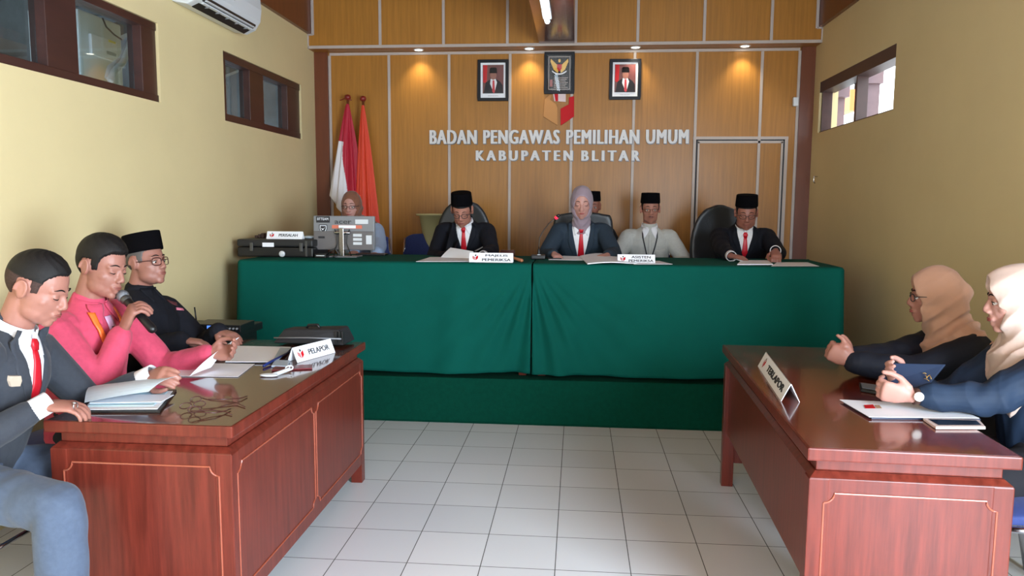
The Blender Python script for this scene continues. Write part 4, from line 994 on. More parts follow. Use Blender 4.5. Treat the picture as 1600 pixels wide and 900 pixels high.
# ---- the bench behind the long table
FZ = .305
def bench(label, px, py, y, hy, pitch, suit, lids='down', neck=(0, .10, -.12), hyaw=-90, roll=0, hands=None, vox=.0065, lean=.2, group=None, byaw=-90, **k):
    h = P(px, py, y=y); nk = h+V3(neck)
    p = Person(label, (nk[0], hy, FZ), (nk[0]+k.pop('hipx', 0), hy, FZ+.53), nk, h, byaw, hyaw, pitch, roll, vox=vox, lids=lids, group=group, **k)
    for sd in (1, -1):
        W, D, N, c = hands[sd]; p.set_arm(sd, W, (.55*-sd, -.1, -.7)); p.hand(sd, D, N, curl=c)
    x = nk[0]
    p.legs({1: (x-.11, hy-.42, FZ+.52), -1: (x+.11, hy-.42, FZ+.52)}, {1: (x-.11, hy-.40, FZ+.09), -1: (x+.11, hy-.40, FZ+.09)})
    return p
HZ = TT+.034
def man_bench_left():
    w1 = P(712, 399, y=5.42); w2 = P(755, 399, y=5.42)
    p = bench('person in black suit, black cap and round spectacles, bowed over papers at the left', 722, 329, 5.74, 6.12, 26, NAVY, neck=(0, .13, -.095),
              hands={1: (P(700, 402, y=5.50), (.5, -.8, .0), (0.3, .2, -1), (.4, .5, .4)), -1: (w2, (-.65, -.7, .1), (-.3, .1, -1), (.6, .7, .5))}, skin=SK1, sw=.172, hipx=.0)
    b = p.finish_body(); face_parts(p.H, b, 'down'); short_hair(p.H, b, front=.055, th=.007); peci(p.H, b, tilt=-.26, h=.098, z0=.050); spectacles(p.H, b, r=.0022, w=.022, hh=.018)
    v = (.22, .060, .026); p.shirt(WHITE); p.tie(length=.28); j = p.garment('suit_jacket', NAVY, .012, v, cuff=.03, seed=2); p.lapels(NAVY, v, j, .05); p.cuffs(WHITE, .045, .036)
    part(p.ribbon('pocket_square', [(-.085, -.185), (-.145, -.165)], .010, WHITE, off=.006, parent=j), 'white pocket square')
    p.finish_legs(NAVY, vox=.012); return p
def woman_bench():
    p = bench('person in mauve-grey headscarf, slate suit and red tie reading at the middle of the table', 909, 317, 5.80, 6.14, 12, SLATE, neck=(.0, .075, -.155), fem=True,
              hands={1: (P(866, 397, y=5.50), (.30, -.9, -.15), (0, 0, -1), (.35, .4, .3)), -1: (P(949, 399, y=5.45), (-.5, -.8, -.05), (0, .1, -1), (.4, .5, .3))}, skin=SK4, sw=.168, wide=1.04)
    b = p.finish_body(); face_parts(p.H, b, 'down', lip=LIPR)
    v = (.34, .068, .026); p.shirt(WHITE); p.tie(length=.36, w=.036); j = p.garment('suit_jacket', SLATE, .014, v, cuff=.03, seed=7); p.lapels(SLATE, v, j, .05)
    hj = p.hijab(GREYH, tucked=True, open_=(.052, .080, -.020), fold=.003); p.finish_legs(SLATE, vox=.012); return p
def man_bench_right():
    p = bench('person in black suit, black cap and spectacles reading at the right end of the table', 1166, 333, 5.80, 6.12, 16, NAVY, neck=(.01, .115, -.115), hyaw=-97,
              hands={1: (P(1142, 400, y=5.42), (.65, -.6, -.1), (.1, .0, -1), (.35, .45, .3)), -1: (P(1212, 392, y=5.45), (-.12, -.75, -.3), (-.1, .3, -1), (.5, .6, .4))}, skin=SK3, sw=.178, wide=1.08, fat=.007)
    b = p.finish_body(); face_parts(p.H, b, 'down'); short_hair(p.H, b, front=.055, th=.007); peci(p.H, b, tilt=-.16, h=.088, z0=.052); spectacles(p.H, b, r=.0018, w=.024, hh=.015)
    v = (.20, .055, .026); p.shirt(WHITE); p.tie(length=.26); j = p.garment('suit_jacket', NAVY, .016, v, cuff=.03, seed=9); p.lapels(NAVY, v, j, .05); p.cuffs(WHITE, .05, .038)
    p.finish_legs(NAVY, vox=.012); return p
def man_bench_back():
    h = P(1016, 327, y=6.48)
    p = bench('person in pale grey shirt, black cap and lanyard, seated behind between two bench members', 1016, 327, 6.48, 6.62, 3, GREYSH, lids='open', neck=(0, .045, -.165),
              hands={1: ((h[0]-.20, 6.20, 1.0), (.3, -.9, -.2), (0, 0, -1), (.3, .4, .3)), -1: ((h[0]+.20, 6.20, 1.0), (-.3, -.9, -.2), (0, 0, -1), (.3, .4, .3))}, skin=SK1, sw=.17)
    b = p.finish_body(); face_parts(p.H, b, 'open', must=True); short_hair(p.H, b, front=.055, th=.007); peci(p.H, b, tilt=.0, h=.085, z0=.052); spectacles(p.H, b, r=.0014, w=.022, hh=.014)
    j = p.garment('shirt', GREYSH, .014, None, cuff=.02, seed=11, sr=(.068, .056, .042)); p.stree = p.tree; p.collar(WHITE, j, .066, .063, .038)
    l = p.ribbon('lanyard', [(.062, -.008), (.060, -.05), (.03, -.17), (.006, -.27)], .010, INK, off=.006); p.ribbon('lanyard_strap', [(-.062, -.008), (-.060, -.05), (-.03, -.17), (-.004, -.27), (-.004, -.34)], .010, INK, off=.006, parent=l)
    p.ribbon('placket', [(0, -.03), (0, -.36)], .03, GREYSH, off=.002); p.ribbon('shirt_pocket', [(-.09, -.15), (-.09, -.26)], .09, GREYSH, off=.003)
    p.finish_legs(mat('dark_trousers', (26, 28, 38), .85), vox=.012); return p
def hidden_person():
    h = P(922, 322, y=6.74)
    p = bench('person in black cap almost wholly hidden behind the woman in the grey headscarf', 924, 323, 6.74, 6.90, 3, BLACKSH, lids='open', neck=(0, .045, -.165),
              hands={1: ((h[0]-.18, 6.50, .98), (.3, -.9, -.2), (0, 0, -1), (.3, .4, .3)), -1: ((h[0]+.18, 6.50, .98), (-.3, -.9, -.2), (0, 0, -1), (.3, .4, .3))}, skin=SK3, vox=.009, sw=.15, wide=.92)
    b = p.finish_body(); face_parts(p.H, b, 'open'); peci(p.H, b, tilt=.0, h=.085, z0=.05); p.garment('shirt', BLACKSH, .01, None); p.finish_legs(BLACKSH, vox=.014); return p
def woman_monitor():
    h = P(549, 322, y=6.33)
    p = bench('person in brown headscarf, spectacles and pale blue blouse behind the grey monitor', 549, 322, 6.33, 6.45, 4, BLUESH, lids='open', neck=(.02, .05, -.15), fem=True,
              hands={1: (P(560, 402, y=5.84), (.2, -.95, -.05), (0, 0, -1), (.3, .4, .3)), -1: (P(590, 402, y=5.84), (-.35, -.9, -.05), (0, 0, -1), (.3, .4, .3))}, skin=SK4, sw=.165, wide=1.0, hipx=.03)
    b = p.finish_body(); face_parts(p.H, b, 'open', lip=LIPR); spectacles(p.H, b, r=.0018, w=.022, hh=.015)
    p.garment('blouse', BLUESH, .016, None, seed=12, sr=(.07, .062, .048)); p.hijab(BROWNH, low=.14, open_=(.050, .078, -.016)); p.finish_legs(mat('dark_trousers', (26, 28, 38), .85), vox=.012); return p

# ---- two women at the right desk
def woman_right_far():
    h = P(1461, 462, y=3.36); nk = h+V3((.085, .01, -.150))
    p = Person('person in beige headscarf and black blouse with clasped hands at the right desk', (1.68, 3.36, 0), (1.72, 3.34, .50), nk, h, 184, 163, 4, 0, fem=True, skin=SK2, vox=.0055, sw=.15)
    p.set_arm(-1, P(1331, 566, y=3.16), (.2, -.4, -.8)); p.set_arm(1, P(1326, 560, y=3.26), (.2, .4, -.8))
    p.hand(-1, (-.75, .35, .35), (.25, .9, .1), curl=(.75, .8, .5), thumb=.0, spread=.04); p.hand(1, (-.75, -.35, .35), (.2, -.9, .1), curl=(.7, .8, .5), thumb=.0, spread=.04)
    p.legs({-1: (1.32, 3.22, .50), 1: (1.32, 3.46, .50)}, {-1: (1.26, 3.22, .08), 1: (1.26, 3.46, .08)})
    b = p.finish_body(); face_parts(p.H, b, 'open', lip=LIPR); spectacles(p.H, b, r=.0018, w=.023, hh=.016, mm=INK)
    j = p.garment('blouse', mat('black_blouse', (18, 22, 34), .75, spec=.3), .014, None, amp=.005, seed=3, sr=(.068, .058, .044))
    p.hijab(BEIGEH, low=.24, visor=.022, side=1.0, open_=(.053, .096, -.014), seed=5, back=1)
    p.finish_legs(mat('black_skirt', (20, 20, 28), .9), vox=.011, wide=1.2); return p
def woman_right_near():
    h = P(1590, 468, y=2.82); nk = h+V3((.07, .01, -.150))
    p = Person('person in pale sand headscarf and navy blouse holding a dark tablet at the right desk', (1.62, 2.78, 0), (1.68, 2.76, .52), nk, h, 184, 160, 8, 0, fem=True, skin=SK4, vox=.0045, sw=.155)
    p.set_arm(-1, P(1424, 619, y=2.66), (.3, -.4, -.9), .28, .25); p.set_arm(1, P(1415, 590, y=2.84), (.2, .4, -.8), .28, .25)
    p.hand(-1, (-.92, .18, .12), (.15, .9, .2), curl=(.85, .9, .5), thumb=.25, spread=.03); p.hand(1, (-.75, -.35, .2), (.3, -.6, .3), curl=(.5, .6, .4), thumb=.4, spread=.03)
    p.legs({-1: (1.30, 2.64, .50), 1: (1.30, 2.88, .50)}, {-1: (1.30, 2.62, .08), 1: (1.28, 2.90, .08)})
    b = p.finish_body(); face_parts(p.H, b, 'open', lip=LIPR)
    j = p.garment('blouse', NAVYBL, .014, None, amp=.008, seed=8, sr=(.072, .056, .038), k=26, cuff=.045)
    W = p.arm[-1][2]; E_ = p.arm[-1][1]; d = unit(W-E_); X = unit(np.cross(d, (0, 0, 1))); Y = np.cross(d, X); a = np.linspace(0, 2*math.pi, 25)[:-1]; c = W-d*.014
    wt = put('wristwatch', MB().loft([c+d*t+np.outer(np.cos(a)*r, X)+np.outer(np.sin(a)*r, Y) for t, r in ((-.009, .026), (-.009, .029), (.009, .0285), (.009, .0255))], caps=False), mat('brown_strap', (70, 44, 36), .6), b, smooth=True)
    wt['label'] = 'watch with pale round dial and brown strap'
    fa = unit(V3((.55, -.8, .15))); fa = unit(fa-d*np.dot(fa, d)); q = np.cross(d, fa); o = c+fa*.028
    put('watch_dial', MB().loft([o+fa*t+np.outer(np.cos(a)*r, d)+np.outer(np.sin(a)*r, q) for t, r in ((0, .016), (.006, .016), (.008, .014), (.008, .001))]), mat('watch_white', (232, 230, 226), .25), wt)
    p.hijab(SANDH, low=.20, visor=.026, side=.95, open_=(.053, .100, -.012), seed=9)
    n_ = put('name_tag', drape(p.tree, p.N, [((-.10, -.20), (-.045, -.20)), ((-.10, -.215), (-.045, -.215))], .008, n=4, depth=.1), INK, j)
    p.finish_legs(mat('black_skirt', (20, 20, 28), .9), vox=.010, wide=1.25); return p
PEOPLE = [man_left_near, man_left_middle, man_left_far, man_bench_left, woman_bench, man_bench_right, man_bench_back, hidden_person, woman_monitor, woman_right_far, woman_right_near]
FIG = {f.__name__: f() for f in PEOPLE}

# ================================================================== THINGS ON THE DESKS AND TABLES
def sheet(name, corners, m, label, group=None, curl=0, th=.0006, n=8, parent=None, stack=0, cat='paper'):
    """a sheet of paper through four corners (near-left, near-right, far-right, far-left), optionally bowed"""
    A, B, C, D = [V3(c) for c in corners]; nrm = unit(np.cross(B-A, D-A))
    if nrm[2] < 0: nrm = -nrm
    mb = MB(); mb.grid(lambda u, v: (A*(1-u)+B*u)*(1-v)+(D*(1-u)+C*u)*v+nrm*(curl*math.sin(math.pi*v)*(1 if curl > 0 else 1)+curl*.3*math.sin(math.pi*u)), n, n, thick=nrm*(th+stack))
    o = put(name, mb, m, parent, smooth=False)
    if parent is None: tag(o, label, cat, group)
    return o
def Q(pts, z): return [P(x, y, z=z) for x, y in pts]
def tent_sign(lines, A, B, h, label, back=.045, th=.0025, ts=(.34, .93), lean=.03, logo=True):
    """folded card: A, B = ends of the front lower edge on the table (left, right as read)"""
    A, B = V3(A), V3(B); X = unit(B-A); W = np.linalg.norm(B-A); Y = np.cross((0, 0, 1.), X); top = V3((0, 0, h))+Y*lean
    r = root('name_sign', (A+B)/2); tag(r, label, 'sign', None)
    Uf = unit(top); nf = np.cross(X, Uf)   # facing away from Y
    m = MB(); m.hexa([A, B, B+Y*th, A+Y*th], [A+top, B+top, B+top+Y*th, A+top+Y*th]); m.hexa([A+Y*2*lean, B+Y*2*lean, B+Y*(2*lean+th), A+Y*(2*lean+th)], [A+top, B+top, B+top+Y*th, A+top+Y*th]); 
    put('card', m, PAPER, r)
    H_ = np.linalg.norm(top); fr = lambda a, k, b: A+X*a+Uf*b+nf*k
    nl = len(lines); 
    for i, s in enumerate(lines):
        ch = H_*(.36 if nl == 1 else .27); zb = H_*(.32 if nl == 1 else (.56 if i == 0 else .14)); w0, w1 = ts
        sc = 1 if nl == 1 else [len(s)/max(len(t) for t in lines)][0]; c = (w0+w1)/2; hw = (w1-w0)/2*sc
        text('text_line', s, W*(c-hw), W*(c+hw), zb, ch, 0, INK, r, ext=.0006, bold=W*.0035, fr=lambda a, k, b: fr(a, k+.0006, b))
    if logo:
        cx, cz, q = W*.14, H_*.5, H_*.30
        m = MB().prism([fr(cx-q+q*.1, .0008, cz-q*.3), fr(cx-q*.1, .0008, cz-q), fr(cx-q*.1, .0008, cz+q*.1), fr(cx-q*.9, .0008, cz+q*.6)], nf*.0005); put('logo_shape', m, mat('logo_outline', (196, 120, 120), .5), r)
        m = MB().prism([fr(cx+q*.1, .0008, cz-q), fr(cx+q*.9, .0008, cz-q*.3), fr(cx+q*.9, .0008, cz+q*.7), fr(cx+q*.1, .0008, cz+q*.2)], nf*.0005); put('logo_shape', m, RED, r)
        m = MB().prism([fr(cx-q*.1, .0008, cz+q*.5), fr(cx+q*.3, .0008, cz+q*.5), fr(cx+q*.3, .0008, cz+q), fr(cx-q*.1, .0008, cz+q)], nf*.0005); put('logo_shape', m, INK, r)
    return r
# signs
z = TT+.003
A = P(729, 411.5, z=z); B = P(800, 411.5, z=z); B[1] = A[1] = max(A[1], 4.955)
tent_sign(['MAJELIS', 'PEMERIKSA'], A, B, .062, 'white folded name card reading MAJELIS PEMERIKSA on the green cloth', ts=(.30, .95))
A = P(963, 408, z=z); B = P(1019, 408, z=z); B[1] = A[1] = 5.06
tent_sign(['ASISTEN', 'PEMERIKSA'], A, B, .056, 'white folded name card reading ASISTEN PEMERIKSA on the green cloth', ts=(.30, .95))
tent_sign(['PELAPOR'], P(465, 567, z=DT+.001), P(524, 551, z=DT+.001), .066, 'white folded name card reading PELAPOR on the left wooden desk', ts=(.34, .88), lean=.028)
A, B = P(1184, 572, z=DT+.001), P(1220, 627, z=DT+.001)
tent_sign(['TERLAPOR'], A, B, .066, 'white folded name card reading TERLAPOR on the right wooden desk', ts=(.30, .92), lean=.032)

# equipment case and its card
cs = root('equipment_case', (-2.15, 5.35, TT)); tag(cs, 'black hard equipment case with silver knob on the left end of the green cloth', 'case')
x0, x1, y0_, y1_ = -2.36, -1.86, 5.22, 5.56; x0 = XL+.09
put('case_body', MB().box((x0, y0_, TT+.001), (-1.875, y1_, TT+.072)), BLACK, cs, bev=.012); put('case_lid', MB().box((x0, y0_-.003, TT+.076), (-1.875, y1_, TT+.128)), mat('case_lid_black', (28, 28, 30), .5), cs, bev=.012)
for x in (x0+.11, -1.96): put('latch', MB().box((x-.012, y0_-.012, TT+.045), (x+.012, y0_, TT+.105)), mat('dull_metal', (92, 92, 92), .4, metal=.7), cs, bev=.003)
part(put('paper_label', MB().box((x0+.19, y0_-.0045, TT+.075), (x0+.275, y0_-.002, TT+.105)), PAPER, cs), 'white paper label'); m = MB(); a = np.linspace(0, 2*math.pi, 25)[:-1]
cx, cz = -2.10, TT+.026; m.loft([np.stack([cx+np.cos(a)*q, np.full(24, y0_-t), cz+np.sin(a)*q], 1) for q, t in ((.022, 0), (.022, .012), (.018, .016), (.001, .016))]); part(put('knob', m, WHITEP, cs, smooth=True), 'round pale knob')
put('hinge', MB().box((-1.93, y0_-.006, TT+.01), (-1.915, y0_, TT+.12)), mat('dull_metal', (92, 92, 92), .4, metal=.7), cs)
A = V3((x0+.14, 5.24, TT+.130)); A = P(416, 373, y=5.26); B = P(472, 374, y=5.26); B[2] = A[2] = TT+.130
tent_sign(['PERISALAH'], A, B, .054, 'white folded name card reading PERISALAH on top of the black equipment case', ts=(.34, .86), lean=.024)
m = MB().ell(P(484, 371, y=5.4)*(1, 1, 0)+V3((0, 0, TT+.140)), (.055, .04, .012)); tag(put('tissue_pack', m, mat('pale_blue_plastic', (190, 204, 214), .4), smooth=True), 'small pale tissue pack on the black case beside the PERISALAH card', 'tissue pack')
q = P(407, 371, y=5.42); m = MB()
for k in range(3): m.box((q[0]-.035+k*.024, 5.40, TT+.129), (q[0]-.016+k*.024, 5.46, TT+.129+.02+.008*((k*7) % 3)))
tag(put('charger_block', m, mat('dark_brown_plastic', (58, 36, 30), .5), bev=.003), 'small dark brown charger block on the black case, left of the card', 'charger')

# all-in-one computer seen from behind
pc = root('computer_monitor', (-1.69, 5.35, TT)); tag(pc, 'grey all-in-one computer seen from behind, stickers on its back, on the green cloth', 'computer')
a, b = P(490, 337, y=5.35), P(586, 389, y=5.35); X0, X1, Z0, Z1 = a[0], b[0], TT+.052, a[2]; yb = 5.33
put('screen_back', MB().hexa([(X0, yb, Z0), (X1, yb, Z0), (X1, yb+.03, Z0), (X0, yb+.03, Z0)], [(X0, yb+.015, Z1), (X1, yb+.015, Z1), (X1, yb+.045, Z1), (X0, yb+.045, Z1)]), GREYP, pc, bev=.006)
put('lower_cover', MB().hexa([(X0+.008, yb-.018, Z0+.003), (X1-.004, yb-.018, Z0+.003), (X1-.004, yb, Z0+.003), (X0+.008, yb, Z0+.003)], [(X0+.008, yb-.010, Z0+.135), (X1-.004, yb-.010, Z0+.135), (X1-.004, yb+.01, Z0+.135), (X0+.008, yb+.01, Z0+.135)]), mat('darker_grey_plastic', (104, 100, 100), .45), pc, bev=.004)
put('screen', MB().box((X0+.01, yb+.046, Z0+.02), (X1-.01, yb+.048, Z1-.02)), mat('screen_blank', (150, 170, 190), .3, emit=(150, 175, 200), estr=.4), pc)
yy = lambda zz: yb+.015*(zz-Z0)/(Z1-Z0)-.003
W_, H_ = X1-X0, Z1-Z0; U_ = lambda u, v: (X0+u*W_, Z1-v*H_)
def plate(nm, u0, v0, u1, v1, mm, lab=None, e=.0, par=None, y=None):
    xa, za = U_(u0, v1); xb, zb = U_(u1, v0); yq = (yy((za+zb)/2) if y is None else y)-e
    o = put(nm, MB().box((xa, yq-.002, za), (xb, yq+.003, zb)), mm, par or pc)
    if lab: part(o, lab)
    return o
text('maker_name', 'acer', *[U_(.355, 0)[0], U_(.63, 0)[0]], U_(0, .235)[1], .024, yy(Z1-.2*H_)-.001, mat('logo_dark', (58, 60, 64), .3), pc, ext=.002, off=.012)
st = plate('sticker', .05, .02, .27, .20, INK, 'black sticker with pale lettering', par=pc)
text('sticker_text', 'BTTEAM', U_(.07, 0)[0], U_(.25, 0)[0], U_(0, .13)[1], .018, yy(Z1-.1*H_)-.0025, PAPER, st, ext=.001, off=.01)
def shield(s_, mm, e, nm, par):
    cx, cz = U_(.165, .38); p = [(-.030, .030), (.030, .030), (.030, .0), (.018, -.026), (0, -.040), (-.018, -.026), (-.030, 0)]
    return put(nm, MB().prism([(cx+x*s_, yy(cz)-e, cz+z_*s_) for x, z_ in p], (0, .0012, 0)), mm, par)
sb = shield(1, INK, .001, 'shield_sticker', pc); shield(.82, PAPER, .0022, 'shield_rim', sb); shield(.66, INK, .0034, 'shield_field', sb)
cx, cz = U_(.165, .38); put('shield_device', MB().prism([(cx-.014, yy(cz)-.0046, cz+.006), (cx-.002, yy(cz)-.0046, cz-.012), (cx+.014, yy(cz)-.0046, cz+.012), (cx, yy(cz)-.0046, cz-.002)], (0, .001, 0)), PAPER, sb)
ls = plate('long_sticker', .31, .27, .80, .37, mat('sticker_orange', (214, 116, 92), .5), 'orange and white long sticker'); plate('long_sticker_middle', .42, .275, .70, .36, PAPER, e=.002, par=ls)
plate('label_plate', .69, .10, .90, .23, WHITEP); 
for v in (.50, .62, .74): plate('label_plate', .67, v+.02, .81, v+.10, WHITEP, y=yb-.012-.006)
plate('label_plate', .88, .56, .97, .82, WHITEP, y=yb-.018); plate('socket_row', .10, .60, .20, .66, INK, y=yb-.016)
cxs = U_(.50, 0)[0]
put('stand', MB().box((cxs-.016, yb-.05, TT+.008), (cxs+.016, yb-.022, Z0+.16)), CHROME, pc, bev=.004); put('stand_foot', MB().box((cxs-.11, yb-.06, TT+.001), (cxs+.11, yb+.10, TT+.010)), GREYP, pc, bev=.004)
put('hinge_bar', MB().cap((cxs-.05, yb-.025, Z0+.125), (cxs+.05, yb-.025, Z0+.125), .012, .012), CHROME, pc, smooth=True)
for u in (.38, .62):
    x = U_(u, 0)[0]; s_ = -1 if u < .5 else 1; put('cable', MB().tube([(x, yb-.016, Z0+.130), (x+s_*.0, yb-.03, Z0+.150), (x-s_*.015, yb-.035, Z0+.12), (x-s_*.02, yb-.04, Z0+.05), (x+s_*.01, yb-.03, TT+.012)], .003, 8), BLACK, pc, smooth=True)
m = MB().box((cxs+.035, 5.50, TT+.002), (cxs+.26, 5.60, TT+.016)); kb = put('key_board', m, BLACK, bev=.004); tag(kb, 'black keyboard under the grey monitor, at the hands of the woman in the brown headscarf', 'keyboard'); kb.name = 'keyboard'
m = MB().box((U_(.12, 0)[0], 5.20, TT+.002), (U_(.30, 0)[0], 5.29, TT+.030)); m.box((U_(.14, 0)[0], 5.196, TT+.012), (U_(.29, 0)[0], 5.202, TT+.024), 1)
tag(put('cable_hub', m, [BLACK, WHITEP], bev=.003), 'black box with a pale strip and cables under the grey monitor', 'adapter')
m = MB().tube([(U_(.30, 0)[0], 5.24, TT+.02), (U_(.36, 0)[0], 5.22, TT+.05), (U_(.42, 0)[0], 5.25, TT+.07), (U_(.46, 0)[0], 5.27, TT+.02), (U_(.4, 0)[0], 5.23, TT+.008)], .006, 8); tag(put('power_cable', m, BLACK, smooth=True), 'looped black cable beside the monitor stand', 'cable')

# flags on their poles
def flag(x, y, name, label, w0, w1, zt, zb, mats, white, seed, shift=0, pole_r=.013):
    r = root(name, (x, y, FZ)); tag(r, label, 'flag')
    put('pole', MB().tube([(x, y, FZ), (x, y, zt+.05)], pole_r, 12), mat('pole_wood', (116, 60, 36), .35), r, smooth=True)
    put('finial', MB().ell((x, y, zt+.062), (.030, .030, .027)), mat('finial_red', (130, 36, 30), .4), r, smooth=True)
    put('base', MB().cap((x, y, FZ+.01), (x, y, FZ+.05), .11, .06), CHROME, r, smooth=True)
    m = MB(); rings = []; n = 200; nz = 120
    for k in range(nz):
        t = k/(nz-1); z = zt-(zt-zb)*t; w_ = w0+(w1-w0)*t**.8; cx = x+shift*t; a = np.linspace(0, 2*math.pi, n, endpoint=False)
        fold = 1+.16*np.sin(7*a+seed+.8*t)*min(1, t*4)+.08*np.sin(13*a+2*seed)*min(1, t*3)
        lim = x-.5 if not white else x-np.interp(z, [1.40, 1.56], [.05, .30])
        rings.append(np.stack([np.maximum(cx+np.cos(a)*w_*fold, lim), y-.012+np.sin(a)*w_*.55*fold, z+.05*t*np.sin(2*a+seed)], 1))
    m.loft(rings, caps=False); me = m.mesh()
    o = link('cloth', me, mats, r)
    if white:
        for p in me.polygons:
            c = V3(p.center)+ROOTS[o.name]
            if white(c): p.material_index = 1
    return r
fx = -2.165; _z = 2.40
flag(fx, 7.05, 'national_flag', 'red and white flag hanging in folds on its pole behind the monitor', .012, .165, 2.385, 1.30, [mat('flag_red', (176, 22, 48), .6), mat('flag_white', (226, 222, 226), .6)],
     lambda c: c[2] < 2.02-.35*(c[0]+2.17) and c[0] < -2.185+.02*math.sin(c[2]*9), 1.0, -.035)
flag(-2.015, 7.04, 'institution_flag', 'orange-red flag hanging on its pole beside the red and white flag', .012, .125, 2.37, .95, [mat('flag_orange', (214, 62, 34), .6)], None, 2.4, .03)
put('flag_cord', MB().tube([(fx-.075, 7.05, 2.42), (fx-.03, 7.05, 2.435), (fx, 7.04, 2.425), (fx+.04, 7.04, 2.42)], .005, 6), mat('finial_red', (130, 36, 30), .4), bpy.data.objects['national_flag'], smooth=True)
# cream flared stand behind the blue chair
q = P(673, 334, y=6.9); m = MB(); a = np.linspace(0, 2*math.pi, 33)[:-1]
m.loft([np.stack([q[0]+np.cos(a)*rr, 6.9+np.sin(a)*rr, np.full(32, zz)], 1) for rr, zz in ((.09, FZ), (.09, FZ+.02), (.055, FZ+.4), (.06, 1.08), (.105, q[2]-.02), (.135, q[2]-.018), (.135, q[2]), (.10, q[2]), (.05, 1.15))])
tag(put('plant_stand', m, mat('cream_plastic', (196, 190, 140), .45), smooth=True), 'cream flared pedestal pot behind the blue chair by the wall', 'pot')

# microphone on the green cloth
mc = root('desk_microphone', tuple(P(842, 404, z=TT+.01))); tag(mc, 'black gooseneck desk microphone with a red tip, left of the woman in grey headscarf', 'microphone')
b = P(842, 405, z=TT+.002)
put('base', MB().box((b[0]-.055, b[1]-.04, TT+.002), (b[0]+.045, b[1]+.06, TT+.034)), BLACK, mc, bev=.008); put('switch', MB().box((b[0]-.01, b[1]-.03, TT+.034), (b[0]+.014, b[1]-.01, TT+.038)), WHITEP, mc, bev=.001)
t1, t2, t3 = P(842, 384, y=b[1]), P(848, 362, y=b[1]), P(868, 341, y=b[1]-.02)
put('socket', MB().cap(b+V3((0, 0, .034)), P(842, 390, y=b[1]), .012, .008), BLACK, mc, smooth=True)
put('gooseneck', MB().tube([P(842, 390, y=b[1]), t1, P(843, 372, y=b[1]), t2, P(857, 350, y=b[1]), t3], .0045, 10), mat('gunmetal', (70, 60, 52), .35, metal=.7), mc, smooth=True)
put('capsule', MB().cap(t3, t3+V3((.022, -.01, .020)), .010, .012), BLACK, mc, smooth=True); put('light_ring', MB().cap(t3+V3((.004, -.002, .003)), t3+V3((.010, -.004, .008)), .0125, .0125), mat('mic_red', (220, 40, 60), .3, emit=(255, 40, 70), estr=1.5), mc, smooth=True)
m = MB().tube([b+V3((.05, 0, .01)), b+V3((.09, -.02, .006)), b+V3((.12, .02, .006)), b+V3((.16, .0, .006))], .004, 8); put('cable', m, BLACK, mc, smooth=True)

# gavel set and papers on the green cloth
g = root('gavel', tuple(P(805, 404, z=TT+.01))); tag(g, 'dark wooden gavel lying behind the MAJELIS PEMERIKSA card', 'gavel')
q = P(793, 400, z=TT+.03); WAL = mat('walnut', (70, 36, 32), .35)
put('head', MB().sweep([q+V3((-.05, 0, .01)), q+V3((-.04, 0, .01)), q+V3((0, 0, .01)), q+V3((.04, 0, .01)), q+V3((.05, 0, .01))], [(.030, .030), (.034, .034), (.030, .030), (.034, .034), (.030, .030)], (0, 0, 1), round_ends=False), WAL, g, smooth=True)
put('handle', MB().cap(q+V3((.0, -.02, 0)), P(815, 407, z=TT+.012), .008, .012), mat('light_wood', (186, 120, 84), .4), g, smooth=True)
put('sound_block', MB().cap(q+V3((0, .03, -.028)), q+V3((0, .03, -.018)), .05, .05), WAL, g, smooth=True)
zz = TT+.003
sheet('paper', Q([(650, 409), (732, 409), (735, 402), (672, 402)], zz), PAPER, 'white sheet lying in front of the bowed man with round spectacles', th=.002)
M1h = FIG['man_bench_left'].arm[-1][2]
sheet('paper', [P(688, 403, y=5.36), P(738, 405, y=5.30), P(740, 393, y=5.34), P(704, 387, y=5.46)], PAPER, 'tilted white sheet held by the bowed man with round spectacles', th=.001, curl=.004)
sheet('paper', Q([(857, 406), (915, 407), (915, 401), (880, 400)], zz), PAPER, 'flat white sheet under the hand of the woman in the grey headscarf', th=.002)
m = MB(); A, B, C, D = Q([(918, 413), (995, 412), (975, 402), (906, 401)], TT+.004); m.grid(lambda u, v: (A*(1-u)+B*u)*(1-v)+(D*(1-u)+C*u)*v+V3((0, 0, .022*math.sin(math.pi*min(1, u*1.15))*(.4+.6*v))), 12, 6, thick=(0, 0, .006)); tag(put('open_booklet', m, PAPER), 'open white booklet with a raised page before the woman in the grey headscarf', 'booklet')
sheet('paper', Q([(990, 413), (1051, 413), (1030, 408), (1000, 408)], zz), PAPER, 'white sheet lying in front of the ASISTEN PEMERIKSA card', th=.002)
sheet('paper', Q([(1152, 414), (1208, 414), (1200, 408), (1158, 408)], zz), PAPER, 'stack of white sheets under the hands of the man at the right end', th=.006)
sheet('paper', Q([(1205, 416), (1280, 416), (1262, 410), (1214, 410)], zz), PAPER, 'single white sheet near the right end of the green cloth', th=.001)
m = MB().tube([P(1150, 405, z=TT+.02), P(1163, 409, z=TT+.006)], .004, 8); tag(put('white_pen', m, WHITEP, smooth=True), 'short white pen by the hand of the man at the right end', 'pen')

